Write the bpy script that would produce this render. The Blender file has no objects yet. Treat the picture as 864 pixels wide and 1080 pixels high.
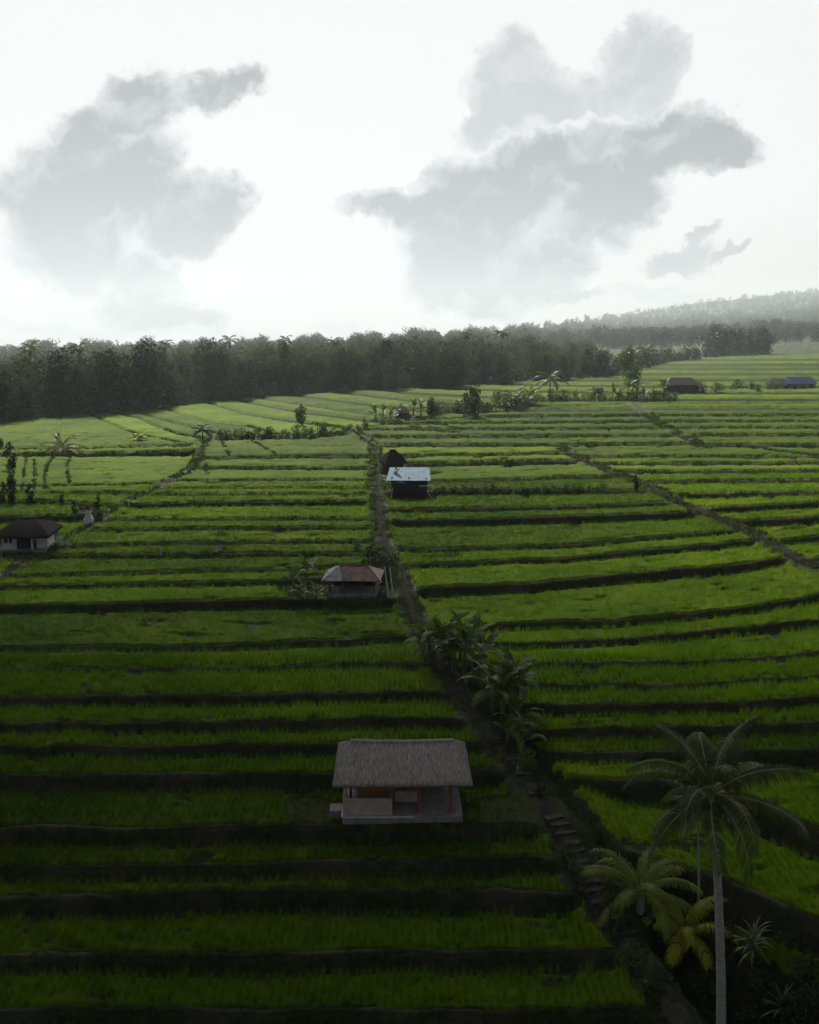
import bpy, math, random
import numpy as np
R = math.radians
rng = np.random.default_rng(7)
random.seed(7)
scene = bpy.context.scene
col = scene.collection

# ------------------------------------------------------------------ camera geometry
F = 1080.0                    # focal length in photo pixels (photo is 864 x 1080)
YH = 362.0                    # true horizon row
PITCH = math.atan((540 - YH) / F)
cp, sp = math.cos(PITCH), math.sin(PITCH)

def ray(px, py):
    a = (np.asarray(px, float) - 432) / F
    b = (540 - np.asarray(py, float)) / F
    return a, cp + b * sp, -sp + b * cp      # x, y, z (camera looks along +Y, pitched down)

def project(x, y, z):
    fwd = y * cp - z * sp
    up = y * sp + z * cp
    return 432 + F * x / fwd, 540 - F * up / fwd, fwd

def sstep(x, a=0.0, b=1.0):
    t = np.clip((x - a) / (b - a), 0, 1)
    return t * t * (3 - 2 * t)

_perm = rng.permutation(65536)
def vnoise(x, y, seed=0):
    xi = np.floor(x).astype(np.int64); yi = np.floor(y).astype(np.int64)
    xf = x - xi; yf = y - yi
    xf = xf * xf * (3 - 2 * xf); yf = yf * yf * (3 - 2 * yf)
    def h(a, b):
        return _perm[(_perm[(a * 73 + seed * 911) & 65535] + b * 37) & 65535] / 65535.0
    return (h(xi, yi) * (1 - xf) + h(xi + 1, yi) * xf) * (1 - yf) + (h(xi, yi + 1) * (1 - xf) + h(xi + 1, yi + 1) * xf) * yf

def fbm(x, y, o=4, seed=0):
    s = 0; a = 0.5; f = 1.0; n = 0
    for i in range(o):
        s = s + a * vnoise(x * f, y * f, seed + i); n += a; a *= .5; f *= 2.03
    return s / n - 0.5

# ------------------------------------------------------------------ helpers for objects
def tag(o, label=None, cat=None, group=None, kind=None):
    if label: o['label'] = label
    if cat: o['category'] = cat
    if group: o['group'] = group
    if kind: o['kind'] = kind
    return o

def empty(name, loc, rz=0, label=None, cat=None, group=None, s=1.0):
    o = bpy.data.objects.new(name, None); col.objects.link(o)
    o.location = loc; o.rotation_euler = (0, 0, rz); o.scale = (s, s, s)
    o.empty_display_size = .2
    return tag(o, label, cat, group)

def np_mesh(name, V, Fc, mats, mi=None, smooth=False, attrs=None):
    """V (n,3), Fc list of arrays (m,3) or (m,4)"""
    me = bpy.data.meshes.new(name)
    if not isinstance(Fc, (list, tuple)): Fc = [Fc]
    Fc = [np.asarray(f, np.int32) for f in Fc if len(f)]
    loops = np.concatenate([f.ravel() for f in Fc])
    sizes = np.concatenate([np.full(len(f), f.shape[1], np.int32) for f in Fc])
    starts = np.concatenate([[0], np.cumsum(sizes)[:-1]]).astype(np.int32)
    me.vertices.add(len(V)); me.vertices.foreach_set('co', np.asarray(V, np.float32).ravel())
    me.loops.add(len(loops)); me.loops.foreach_set('vertex_index', loops)
    me.polygons.add(len(sizes)); me.polygons.foreach_set('loop_start', starts)
    if mi is not None:
        me.polygons.foreach_set('material_index', np.asarray(mi, np.int32))
    if smooth: me.polygons.foreach_set('use_smooth', np.ones(len(sizes), bool))
    me.update(calc_edges=True)
    for m in (mats if isinstance(mats, (list, tuple)) else [mats]): me.materials.append(m)
    if attrs:
        for k, a in attrs.items():
            at = me.attributes.new(k, 'FLOAT', 'POINT'); at.data.foreach_set('value', np.asarray(a, np.float32).ravel())
    return me

def link(name, me, parent=None, loc=None, rot=None):
    o = bpy.data.objects.new(name, me); col.objects.link(o)
    if parent: o.parent = parent
    if loc is not None: o.location = loc
    if rot is not None: o.rotation_euler = rot
    return o

class MB:
    """collects boxes, tubes, prisms and builds ONE mesh object"""
    def __init__(s): s.v = []; s.f = []
    def add(s, vs, fs):
        n = len(s.v); s.v += [tuple(v) for v in vs]; s.f += [tuple(n + i for i in f) for f in fs]; return s
    def box(s, c, d, rz=0, taper=1.0, rx=0, ry=0):
        cx, cy, cz = c; w, dd, h = d[0] / 2, d[1] / 2, d[2] / 2
        vs = []
        for k, (sx, sy, sz) in enumerate([(-1,-1,-1),(1,-1,-1),(1,1,-1),(-1,1,-1),(-1,-1,1),(1,-1,1),(1,1,1),(-1,1,1)]):
            t = taper if sz > 0 else 1
            x, y, z = sx * w * t, sy * dd * t, sz * h
            y, z = y * math.cos(rx) - z * math.sin(rx), y * math.sin(rx) + z * math.cos(rx)
            x, z = x * math.cos(ry) + z * math.sin(ry), -x * math.sin(ry) + z * math.cos(ry)
            x, y = x * math.cos(rz) - y * math.sin(rz), x * math.sin(rz) + y * math.cos(rz)
            vs.append((cx + x, cy + y, cz + z))
        return s.add(vs, [(0,3,2,1),(4,5,6,7),(0,1,5,4),(1,2,6,5),(2,3,7,6),(3,0,4,7)])
    def tube(s, pts, rad, n=8, cap=True):
        pts = [np.array(p, float) for p in pts]
        if not hasattr(rad, '__len__'): rad = [rad] * len(pts)
        rings = []
        for i, p in enumerate(pts):
            t = pts[min(i + 1, len(pts) - 1)] - pts[max(i - 1, 0)]; t /= np.linalg.norm(t) + 1e-9
            a = np.cross(t, (0, 0, 1) if abs(t[2]) < .9 else (0, 1, 0)); a /= np.linalg.norm(a); b = np.cross(t, a)
            rings.append([p + rad[i] * (math.cos(2 * math.pi * k / n) * a + math.sin(2 * math.pi * k / n) * b) for k in range(n)])
        vs = [v for r in rings for v in r]
        fs = [(i * n + k, i * n + (k + 1) % n, (i + 1) * n + (k + 1) % n, (i + 1) * n + k) for i in range(len(pts) - 1) for k in range(n)]
        if cap:
            fs.append(tuple(range(n - 1, -1, -1))); fs.append(tuple((len(pts) - 1) * n + k for k in range(n)))
        return s.add(vs, fs)
    def build(s, name, mat, parent=None, smooth=False, bevel=0):
        me = bpy.data.meshes.new(name); me.from_pydata(s.v, [], s.f)
        for m in (mat if isinstance(mat, (list, tuple)) else [mat]): me.materials.append(m)
        if smooth: me.polygons.foreach_set('use_smooth', [True] * len(me.polygons))
        me.update()
        o = link(name, me, parent)
        if bevel:
            b = o.modifiers.new('bevel', 'BEVEL'); b.width = bevel; b.segments = 2
        return o

def copy_tree(o, parent=None):
    c = o.copy(); col.objects.link(c)
    if parent: c.parent = parent
    for ch in list(o.children): copy_tree(ch, c)
    return c

# ------------------------------------------------------------------ materials
def newmat(name):
    m = bpy.data.materials.new(name); m.use_nodes = True
    nt = m.node_tree; nt.nodes.clear()
    out = nt.nodes.new('ShaderNodeOutputMaterial')
    return m, nt, out

def N(nt, t, **k):
    n = nt.nodes.new(t)
    for a, b in k.items():
        if a.startswith('i_'):
            key = a[2:]
            n.inputs[int(key) if key.isdigit() else key.replace('_', ' ')].default_value = b
        else: setattr(n, a, b)
    return n

def noise(nt, scale, detail=4, vec=None, rough=.6):
    n = N(nt, 'ShaderNodeTexNoise'); n.inputs['Scale'].default_value = scale; n.inputs['Detail'].default_value = detail
    n.inputs['Roughness'].default_value = rough
    if vec is not None: nt.links.new(vec, n.inputs['Vector'])
    return n.outputs['Fac']

def ramp(nt, fac, stops):
    r = N(nt, 'ShaderNodeValToRGB'); e = r.color_ramp.elements
    e[0].position = stops[0][0]; e[0].color = (*stops[0][1], 1)
    e[1].position = stops[-1][0]; e[1].color = (*stops[-1][1], 1)
    for p, c in stops[1:-1]:
        x = e.new(p); x.color = (*c, 1)
    nt.links.new(fac, r.inputs[0]); return r.outputs[0]

def mixc(nt, fac, a, b, blend='MIX'):
    m = N(nt, 'ShaderNodeMix', data_type='RGBA', blend_type=blend)
    for s, v in ((0, fac), (6, a), (7, b)):
        if isinstance(v, bpy.types.NodeSocket): nt.links.new(v, m.inputs[s])
        else: m.inputs[s].default_value = v if s == 0 else (*v, 1)
    return m.outputs[2]

def pos(nt, sc=(1, 1, 1), obj=False):
    if obj: o = N(nt, 'ShaderNodeTexCoord').outputs['Object']
    else: o = N(nt, 'ShaderNodeNewGeometry').outputs['Position']
    mp = N(nt, 'ShaderNodeMapping'); mp.inputs['Scale'].default_value = sc
    nt.links.new(o, mp.inputs[0]); return mp.outputs[0]

def bumped(nt, h, strength, dist=.1):
    b = N(nt, 'ShaderNodeBump'); b.inputs['Strength'].default_value = strength; b.inputs['Distance'].default_value = dist
    nt.links.new(h, b.inputs['Height']); return b.outputs[0]

def solid(name, c1, c2, scale=6, rough=.8, bump=.3, sc=(1, 1, 1), spec=.3, metal=0, obj=True, detail=5, bdist=.02):
    m, nt, out = newmat(name)
    v = pos(nt, sc, obj); f = noise(nt, scale, detail, v)
    c = ramp(nt, f, [(.32, c1), (.68, c2)])
    p = N(nt, 'ShaderNodeBsdfPrincipled'); nt.links.new(c, p.inputs['Base Color'])
    p.inputs['Roughness'].default_value = rough; p.inputs['Specular IOR Level'].default_value = spec; p.inputs['Metallic'].default_value = metal
    if bump: nt.links.new(bumped(nt, noise(nt, scale * 3, 4, v), bump, bdist), p.inputs['Normal'])
    nt.links.new(p.outputs[0], out.inputs[0]); return m

def foliage(name, c1, c2, scale=2.0, trans=.35, rough=.55, spec=.3, rnd=.35, tcol=None, attr=None, obj=False):
    """leaf material: diffuse + gloss + light passing through"""
    m, nt, out = newmat(name)
    f = noise(nt, scale, 4, pos(nt, (1, 1, 1), obj))
    c = ramp(nt, f, [(.3, c1), (.7, c2)])
    oi = N(nt, 'ShaderNodeObjectInfo').outputs['Random']
    mm = N(nt, 'ShaderNodeMath', operation='MULTIPLY_ADD'); nt.links.new(oi, mm.inputs[0]); mm.inputs[1].default_value = rnd; mm.inputs[2].default_value = 1 - rnd * .5
    hs = N(nt, 'ShaderNodeHueSaturation'); nt.links.new(c, hs.inputs['Color']); nt.links.new(mm.outputs[0], hs.inputs['Value'])
    c = hs.outputs[0]
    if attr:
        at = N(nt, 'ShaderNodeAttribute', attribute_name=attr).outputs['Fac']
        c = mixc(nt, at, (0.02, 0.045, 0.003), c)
        # per-field tone, dark to yellow green: rice growth plus painted cloud shade and sun
    p = N(nt, 'ShaderNodeBsdfPrincipled'); nt.links.new(c, p.inputs['Base Color'])
    p.inputs['Roughness'].default_value = rough; p.inputs['Specular IOR Level'].default_value = spec
    t = N(nt, 'ShaderNodeBsdfTranslucent')
    tc = mixc(nt, 1.0, c, tcol or (1.5, 1.7, .5), 'MULTIPLY'); nt.links.new(tc, t.inputs[0])
    mx = N(nt, 'ShaderNodeMixShader'); mx.inputs[0].default_value = trans
    nt.links.new(p.outputs[0], mx.inputs[1]); nt.links.new(t.outputs[0], mx.inputs[2])
    nt.links.new(mx.outputs[0], out.inputs[0]); return m

M = {}
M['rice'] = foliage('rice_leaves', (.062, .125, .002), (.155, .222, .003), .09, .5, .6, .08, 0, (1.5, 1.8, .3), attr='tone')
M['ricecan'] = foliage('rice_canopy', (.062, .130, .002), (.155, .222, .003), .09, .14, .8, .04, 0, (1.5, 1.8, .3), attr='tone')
M['grass'] = foliage('bank_grass', (.018, .034, .005), (.048, .072, .009), .6, .35, .6, .2, 0)
M['leaf_dark'] = foliage('leaf_dark', (.012, .026, .010), (.035, .06, .016), .8, .25, .5, .3, .5)
M['leaf_mid'] = foliage('leaf_mid', (.03, .055, .012), (.075, .10, .025), .8, .3, .5, .3, .5)
M['leaf_pale'] = foliage('leaf_pale', (.07, .10, .04), (.15, .18, .08), .8, .3, .45, .4, .4)
M['forest'] = foliage('forest_leaves', (.012, .022, .014), (.052, .066, .042), .07, .2, .7, .1, .9)
M['banana'] = foliage('banana_leaf', (.032, .065, .010), (.095, .14, .018), 2.0, .35, .55, .18, .5, obj=True)
M['palm'] = foliage('palm_leaflet', (.030, .050, .010), (.090, .108, .026), 1.5, .35, .5, .22, .5, obj=True)
M['palm_g'] = foliage('green_young_leaflet', (.09, .14, .012), (.22, .25, .022), .8, .4, .5, .3, .4, obj=True)
M['palm_y'] = foliage('young_palm_leaflet', (.16, .20, .010), (.38, .35, .02), .8, .4, .5, .3, .4, obj=True)
M['dracaena'] = foliage('striped_leaf', (.06, .10, .03), (.20, .24, .12), 3, .3, .4, .5, .2, obj=True)
M['rachis'] = solid('palm_rachis', (.16, .16, .05), (.32, .29, .12), 3, .5, .1, spec=.25)
M['midrib'] = solid('banana_midrib', (.12, .16, .05), (.2, .24, .09), 3, .4, .1, spec=.4)
M['palmtrunk'] = solid('palm_trunk', (.20, .19, .18), (.46, .43, .40), 5, .85, .8, (1, 1, 9))
M['trunk'] = solid('tree_trunk', (.05, .045, .035), (.12, .10, .08), 4, .9, .6, (1, 1, .3))
M['bstem'] = solid('banana_stem', (.06, .07, .03), (.16, .14, .07), 6, .7, .3, (1, 1, .3))
M['coconut'] = solid('coconut', (.05, .07, .015), (.12, .11, .03), 5, .5, .1)
M['thatch'] = solid('grey_thatch', (.20, .17, .158), (.31, .27, .25), 2.2, .95, .5, (12, 1.4, 1.4), spec=.1, detail=8, bdist=.03)
M['straw'] = solid('thatch_straw', (.17, .145, .13), (.46, .41, .375), 1.7, .95, .2, (12, 1.6, 1.6), spec=.1)
M['dthatch'] = solid('dark_thatch', (.022, .018, .02), (.05, .042, .042), 6, .95, .8, (6, 1, 1), spec=.1)
M['plaster'] = solid('rosy_plaster', (.38, .29, .24), (.54, .43, .36), 2.2, .85, .2)
M['white'] = solid('limewash', (.50, .47, .48), (.72, .68, .70), 2.0, .8, .2)
M['slab'] = solid('concrete_slab', (.17, .15, .145), (.30, .27, .26), 3, .85, .3)
M['orange'] = solid('ochre_boards', (.26, .12, .045), (.40, .20, .08), 3, .7, .3, (6, 6, .6))
M['redpost'] = solid('brick_red_paint', (.24, .065, .045), (.36, .12, .09), 3, .6, .2)
M['wood'] = solid('weathered_wood', (.06, .045, .035), (.15, .12, .095), 5, .8, .5, (5, 5, .7))
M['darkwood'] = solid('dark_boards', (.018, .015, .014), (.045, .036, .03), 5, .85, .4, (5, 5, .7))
M['pole'] = solid('peeled_bamboo', (.32, .36, .32), (.52, .54, .48), 4, .6, .1)
M['door'] = solid('dark_blue_door', (.02, .02, .06), (.04, .04, .10), 3, .6, .1)
M['yellow'] = solid('yellow_green_cloth', (.45, .5, .05), (.62, .62, .08), 5, .8, .1)

def metal_sheet(name, c1, c2, rust=None, freq=9.0, axis=0):
    m, nt, out = newmat(name)
    v = pos(nt, (1, 1, 1), True); f = noise(nt, 1.6, 5, v)
    c = ramp(nt, f, [(.35, c1), (.65, c2)])
    if rust:
        r = ramp(nt, noise(nt, 2.3, 6, v), [(.5, (0, 0, 0)), (.62, (1, 1, 1))]); c = mixc(nt, r, c, rust)
    w = N(nt, 'ShaderNodeTexWave'); w.inputs['Scale'].default_value = freq; w.bands_direction = 'X' if axis == 0 else 'Y'
    nt.links.new(v, w.inputs[0])
    p = N(nt, 'ShaderNodeBsdfPrincipled'); nt.links.new(c, p.inputs['Base Color']); p.inputs['Roughness'].default_value = .55; p.inputs['Metallic'].default_value = .1; p.inputs['Specular IOR Level'].default_value = .3
    nt.links.new(bumped(nt, w.outputs['Fac'], .8, .03), p.inputs['Normal'])
    nt.links.new(p.outputs[0], out.inputs[0]); return m
M['tin_blue'] = metal_sheet('pale_blue_tin', (.22, .38, .50), (.36, .52, .64))
M['tin_grey'] = metal_sheet('grey_tin', (.16, .17, .21), (.26, .27, .32), (.12, .07, .06))
M['tin_rust'] = metal_sheet('rusty_tin', (.12, .055, .05), (.20, .10, .09), (.07, .04, .04))
M['tin_cobalt'] = solid('cobalt_tin', (.03, .04, .09), (.06, .075, .14), 2, .9, .2, spec=.02)

def ground_mat():
    m, nt, out = newmat('terraced_ground')
    P = N(nt, 'ShaderNodeNewGeometry').outputs['Position']
    n1 = noise(nt, .35, 5, P); n2 = noise(nt, 3.5, 5, P); n3 = noise(nt, 14, 4, P)
    grass = ramp(nt, n2, [(.3, (.010, .015, .005)), (.5, (.020, .028, .008)), (.72, (.040, .047, .015))])
    earth = ramp(nt, n3, [(.3, (.028, .022, .014)), (.7, (.085, .070, .046))])
    e = ramp(nt, n1, [(.50, (0, 0, 0)), (.66, (1, 1, 1))])
    g = mixc(nt, e, grass, earth)
    mud = ramp(nt, n2, [(.3, (.010, .010, .007)), (.7, (.024, .022, .014))])
    am = N(nt, 'ShaderNodeAttribute', attribute_name='paddy').outputs['Fac']
    c = mixc(nt, am, g, mud)
    ab = N(nt, 'ShaderNodeAttribute', attribute_name='bund').outputs['Fac']
    bundc = ramp(nt, n2, [(.35, (.06, .062, .032)), (.7, (.12, .115, .075))])
    c = mixc(nt, ab, c, bundc)
    ay = N(nt, 'ShaderNodeAttribute', attribute_name='yard').outputs['Fac']
    yardc = ramp(nt, n2, [(.35, (.022, .036, .009)), (.7, (.062, .074, .022))])
    c = mixc(nt, ay, c, yardc)
    p = N(nt, 'ShaderNodeBsdfPrincipled'); nt.links.new(c, p.inputs['Base Color'])
    rr = N(nt, 'ShaderNodeMapRange'); nt.links.new(am, rr.inputs[0]); rr.inputs[3].default_value = .95; rr.inputs[4].default_value = .5
    nt.links.new(rr.outputs[0], p.inputs['Roughness']); p.inputs['Specular IOR Level'].default_value = .12
    nt.links.new(bumped(nt, n3, .7, .12), p.inputs['Normal'])
    nt.links.new(p.outputs[0], out.inputs[0]); return m
M['ground'] = ground_mat()
M['path'] = solid('trodden_path', (.018, .018, .012), (.058, .053, .040), 2.2, .95, .6, spec=.03, obj=False, bdist=.04)
M['stone'] = solid('path_steps', (.028, .026, .021), (.078, .072, .06), 2.6, .9, .5, spec=.1, obj=False, bdist=.03)

# ------------------------------------------------------------------ base surface r(px,py)
near = [(1600, 18), (1500, 20), (1200, 29), (1080, 33.7), (865, 45), (740, 56)]
TAB = {
 -400: near + [(630, 77), (580, 93), (525, 118), (480, 160), (460, 190), (440, 250), (425, 330), (413, 420), (395, 600), (380, 880), (366, 1400)],
 0:    near + [(630, 77), (580, 93), (525, 118), (480, 160), (460, 190), (440, 250), (425, 330), (413, 420), (395, 600), (380, 880), (366, 1400)],
 216:  near + [(630, 76), (580, 90), (525, 113), (480, 148), (460, 172), (440, 215), (425, 262), (413, 320), (395, 480), (380, 740), (362, 1200)],
 432:  near + [(630, 75), (580, 90), (525, 111), (480, 143), (460, 163), (430, 205), (410, 255), (395, 340), (380, 480), (368, 750), (357, 1200)],
 648:  near + [(630, 75), (580, 89), (525, 109), (480, 138), (460, 157), (430, 200), (410, 245), (398, 285), (385, 380), (372, 650), (355, 1600), (335, 3600)],
 864:  near + [(630, 75), (580, 89), (525, 107), (480, 133), (460, 152), (430, 193), (410, 235), (400, 262), (380, 345), (369, 430), (361, 720), (350, 1350), (330, 2500), (307, 4600)],
 1264: near + [(630, 75), (580, 89), (525, 107), (480, 133), (460, 152), (430, 193), (410, 235), (400, 262), (380, 345), (369, 430), (361, 700), (350, 1300), (330, 2300), (290, 4600)],
}
KX = sorted(TAB)
LUTY = np.arange(280, 1601, 1.0)
LUT = []
for k in KX:
    t = sorted(TAB[k]); y = np.array([a for a, b in t]); l = np.log([b for a, b in t])
    v = np.interp(LUTY, y, l)
    lo = LUTY < y[0]; v[lo] = l[0] + (y[0] - LUTY[lo]) * .01
    for _ in range(3):                            # smooth the kinks
        w = np.convolve(np.pad(v, 6, mode='edge'), np.ones(13) / 13, 'valid'); v = np.where(LUTY > 420, w, .5 * v + .5 * w)
    LUT.append(v)
LUT = np.array(LUT)
def base_r(px, py):
    px = np.asarray(px, float); py = np.asarray(py, float)
    px, py = np.broadcast_arrays(px, py)
    yi = np.clip(py - LUTY[0], 0, len(LUTY) - 1.001); y0 = yi.astype(int); fy = yi - y0
    k = np.clip(np.searchsorted(KX, px, side='right') - 1, 0, len(KX) - 2)
    kx = np.array(KX, float); fx = np.clip((px - kx[k]) / (kx[k + 1] - kx[k]), 0, 1)
    a = LUT[k, y0] * (1 - fy) + LUT[k, y0 + 1] * fy
    b = LUT[k + 1, y0] * (1 - fy) + LUT[k + 1, y0 + 1] * fy
    return np.exp(a * (1 - fx) + b * fx)
def base_xyz(px, py):
    r = base_r(px, py); dx, dy, dz = ray(px, py); h = np.hypot(dx, dy)
    return r * dx / h, r * dy / h, r * dz / h

def interp(pts, x):
    p = sorted(pts); return np.interp(x, [a for a, b in p], [b for a, b in p])

# ------------------------------------------------------------------ traced lip lines (photo pixels), bottom to top
LL = [
 [(-400,1400),(1200,1400)], [(-400,1300),(1200,1300)], [(-400,1215),(1200,1200)], [(-400,1140),(1200,1130)],
 [(-400,1072),(0,1070),(216,1069),(432,1073),(700,1070)], [(-400,1014),(0,1012),(216,1011),(432,1007),(650,1006)],
 [(-400,956),(0,950),(216,945),(432,944),(620,944)], [(-400,920),(0,917),(216,915),(432,911),(600,909)],
 [(-400,878),(0,876),(300,875),(432,873),(560,869)], [(-400,823),(0,821),(300,819),(432,817),(540,815)],
 [(-400,793),(0,790),(300,788),(480,784)], [(-400,769),(0,766),(216,764),(432,760)],
 [(-400,741),(0,738),(216,736),(432,732)], [(-400,712),(0,709),(216,707),(432,702)],
 [(-400,690),(0,686),(216,684),(432,673)], [(-400,650),(0,642),(216,636),(300,634),(432,632)],
 [(-400,626),(0,620),(216,616),(340,612),(432,610)], [(-400,616),(0,609),(216,604),(340,600),(432,597)],
 [(-400,595),(0,588),(216,586),(432,584)], [(-400,584),(0,578),(216,573),(432,571)],
 [(0,562),(85,560),(216,558),(432,557)], [(0,550),(216,548),(432,547)], [(0,535),(150,533),(216,531),(432,529)],
 [(0,523),(432,522)], [(0,516),(432,515.5)], [(0,509),(216,508),(432,507)], [(0,495),(432,494)], [(0,485),(245,484),(300,482),(432,481)],
]
FLL = [
 [(-400,625),(0,612),(80,606)], [(-400,590),(0,590),(80,588)], [(-400,556),(-60,548),(0,547),(80,545),(100,543)], [(-400,530),(0,529),(60,530),(120,534)],
 [(-400,524),(0,522),(70,521),(170,520)], [(-400,515),(0,515),(72,513),(170,511)], [(-400,482),(0,480),(100,479),(216,476)],
]
FL2 = [
 [(-400,428),(40,430),(94,437),(130,454),(150,460),(200,470)],
 [(-400,420),(94,432),(145,442),(160,449),(190,459),(216,463)],
 [(-400,418),(130,431),(142,435),(175,445),(212,454),(250,462)],
 [(-400,416),(160,429),(175,432),(216,445),(261,449),(300,460)],
 [(-400,412),(200,421),(221,425),(261,437),(311,444),(376,453)],
 [(-400,408),(240,420),(266,425),(316,434),(358,439),(420,447)],
 [(-400,405),(260,418),(288,422),(376,435),(432,442)],
 [(-400,402),(300,415),(331,419),(396,427),(432,430),(520,438)],
 [(-400,400),(340,411),(376,415),(432,422),(560,430)],
 [(-400,398),(380,408),(410,411),(432,414),(560,420),(700,421),(1264,420)],
 [(-400,394),(400,405),(432,408),(560,412),(700,414),(1264,414)],
 [(-400,390),(440,401),(480,404),(600,406),(700,407),(1264,407)],
 [(-400,386),(600,401),(700,400),(1264,400)], [(-400,382),(650,394),(1264,394)],
 [(-400,378),(680,389),(1264,388)], [(-400,374),(700,384),(1264,381.5)], [(-400,370),(740,379),(1264,375)],
]
R1 = [
 [(300,1300),(1264,1260)], [(300,1180),(1264,1140)],
 [(300,940),(590,824),(620,862),(660,898),(723,921),(755,930),(808,950),(864,975),(1264,1120)],
 [(300,820),(700,826),(735,829),(768,836),(864,880),(1264,1040)],
 [(300,797),(555,797),(760,795),(864,793),(1264,786)], [(300,773),(555,773),(700,770),(864,765),(1264,752)],
 [(300,746),(555,745),(780,745),(864,736),(1264,700)], [(300,725),(555,724),(700,725),(864,715),(1264,675)],
 [(300,703),(530,702),(740,700),(864,690),(1264,640)], [(300,684),(530,681),(648,676),(800,662),(864,656),(1264,610)],
 [(300,666),(450,664),(520,661),(648,656),(770,645),(864,629),(1264,560)],
 [(300,640),(432,624),(600,614),(648,608),(760,599),(830,589),(864,585),(1264,545)],
 [(300,600),(432,597),(600,590),(648,585),(760,575),(800,570),(1264,520)],
 [(300,590),(410,576),(440,581),(600,576),(648,572),(780,560),(1264,500)],
 [(300,551),(432,550),(600,546),(715,542),(1264,500)], [(300,539),(432,538),(600,535),(715,530),(1264,490)],
 [(300,519),(420,519),(640,518),(700,517)], [(300,511),(460,509),(648,502)], [(300,490),(440,489),(600,486),(700,485)],
 [(300,482),(432,481),(600,479),(740,478)], [(300,470),(432,470),(740,469)], [(300,461),(432,461),(740,460)],
 [(300,454),(432,453),(740,452)], [(300,448),(432,447),(740,445)], [(300,442),(520,439.5),(740,438)], [(300,437),(520,433.5),(740,431)],
]
R2 = [
 [(600,600),(864,590),(1264,575)], [(600,585),(800,574),(864,567),(1264,545)], [(600,562),(760,555),(790,551),(864,547),(1264,530)],
 [(600,545),(760,537),(864,531),(1264,515)], [(600,524),(735,522),(864,520),(1264,510)], [(600,510),(864,507),(1264,500)],
 [(600,498),(864,497),(1264,496)], [(600,490),(864,489),(1264,488)], [(600,482),(740,482),(864,483),(1264,484)],
 [(600,469),(864,470),(1264,470)], [(600,459),(1264,460)], [(600,452),(1264,452)], [(600,445),(1264,445)], [(600,438.5),(1264,438)],
 [(600,431),(1264,431)],
]
XP = [(455,375),(470,396),(490,399),(525,398),(560,402),(590,411),(610,421),(635,431),(660,442),(700,462),(740,492),(800,540),(850,577),(890,602),(930,622),(975,650),(1015,680),(1060,712),(1200,810),(1600,1000)]
FLD = [(440,222),(470,214),(495,205),(512,170),(535,125),(560,85),(578,45),(610,0),(640,-60),(700,-420),(1600,-2000)]
YB = [(-400,474),(0,474),(60,474),(200,470),(216,462),(330,458),(375,452),(430,443),(480,441),(540,430),(668,425),(1264,423)]
TOPB = [(-400,452),(0,447),(50,441),(150,434),(216,425),(330,415),(400,411),(480,408),(560,402),(640,398),(700,383),(770,374),(864,369),(1264,365)]
XDU = [(400,640),(425,668),(447,695),(465,730),(474,745)]
XDL = [(470,590),(480,602),(500,650),(515,690),(530,715),(555,780),(585,832),(600,864),(700,1100),(1600,1900)]
YR = [(-400,374),(0,369),(250,364),(432,357),(560,348),(650,335),(750,318),(864,307),(1264,304)]

cols_px = np.concatenate([np.arange(-400, -40, 8.0), np.arange(-40, 904, 2.0), np.arange(904, 1265, 8.0)])
rows_lo = np.concatenate([np.arange(1600, 1100, -2.5), np.arange(1100, 700, -.7), np.arange(700, 480, -.5), np.arange(480, 380, -.34)])
NR = 70
s = np.linspace(0, 1, NR)
yr = interp(YR, cols_px)
PY = np.concatenate([np.repeat(rows_lo[:, None], len(cols_px), 1), 380 - s[:, None] * (380 - yr[None, :])], 0)
PX = np.repeat(cols_px[None, :], PY.shape[0], 0)
nr, nc = PY.shape
BX, BY, BZ = base_xyz(PX, PY)
Rr = np.hypot(BX, BY)
MPP = np.maximum(np.abs(base_r(PX, PY - .5) - base_r(PX, PY + .5)), 1e-3)     # metres of depth per pixel row
MPX = Rr / F                                                                   # metres per pixel across

def terr(lines, sid, wig=1.3):
    """terrace height, metres behind lip, metres before the next riser, index"""
    Z = BZ.copy(); d1 = np.full(PY.shape, 99.); d2 = np.full(PY.shape, 99.); idx = np.zeros(PY.shape, int); step = np.zeros(PY.shape)
    ys = []
    prev = None
    for k, l in enumerate(lines):
        y = interp(l, cols_px)
        m = interp([(1100, 2.2), (800, 1.6), (600, .7), (480, .35), (380, .15)], y)
        y = y + m * wig * (fbm(cols_px / 40, cols_px * 0 + k * 7.3 + sid * 31, 3, 5) * 3)
        y = y + m * .55 * fbm(cols_px / 9, cols_px * 0 + k * 3.1 + sid * 17, 2, 6) * 2
        if prev is not None: y = np.minimum(y, prev - .02)
        prev = y; ys.append(y)
    for k, y in enumerate(ys):
        zk = base_xyz(cols_px, y)[2]
        inside = PY <= y[None, :]
        Z = np.where(inside, zk[None, :], Z); idx = np.where(inside, k + 1, idx)
        d1 = np.where(inside, (y[None, :] - PY) * MPP, d1)
    for k, y in enumerate(ys):                     # riser in front of lip k
        zk = base_xyz(cols_px, y)[2]
        zl = base_xyz(cols_px, ys[k - 1])[2] if k else base_xyz(cols_px, y + 60)[2]
        w = np.maximum(.38 / MPP, .5)
        q = (y[None, :] + w - PY) / w
        sel = (q > 0) & (q < 1) & (idx == k)
        Z = np.where(sel, zl[None, :] + (zk - zl)[None, :] * sstep(q), Z)
        dd = (PY - (y[None, :] + w)) * MPP
        d2 = np.where(idx == k, dd, d2); step = np.where(idx == k, (zk - zl)[None, :], step)
    return Z, d1, d2, idx

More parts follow.
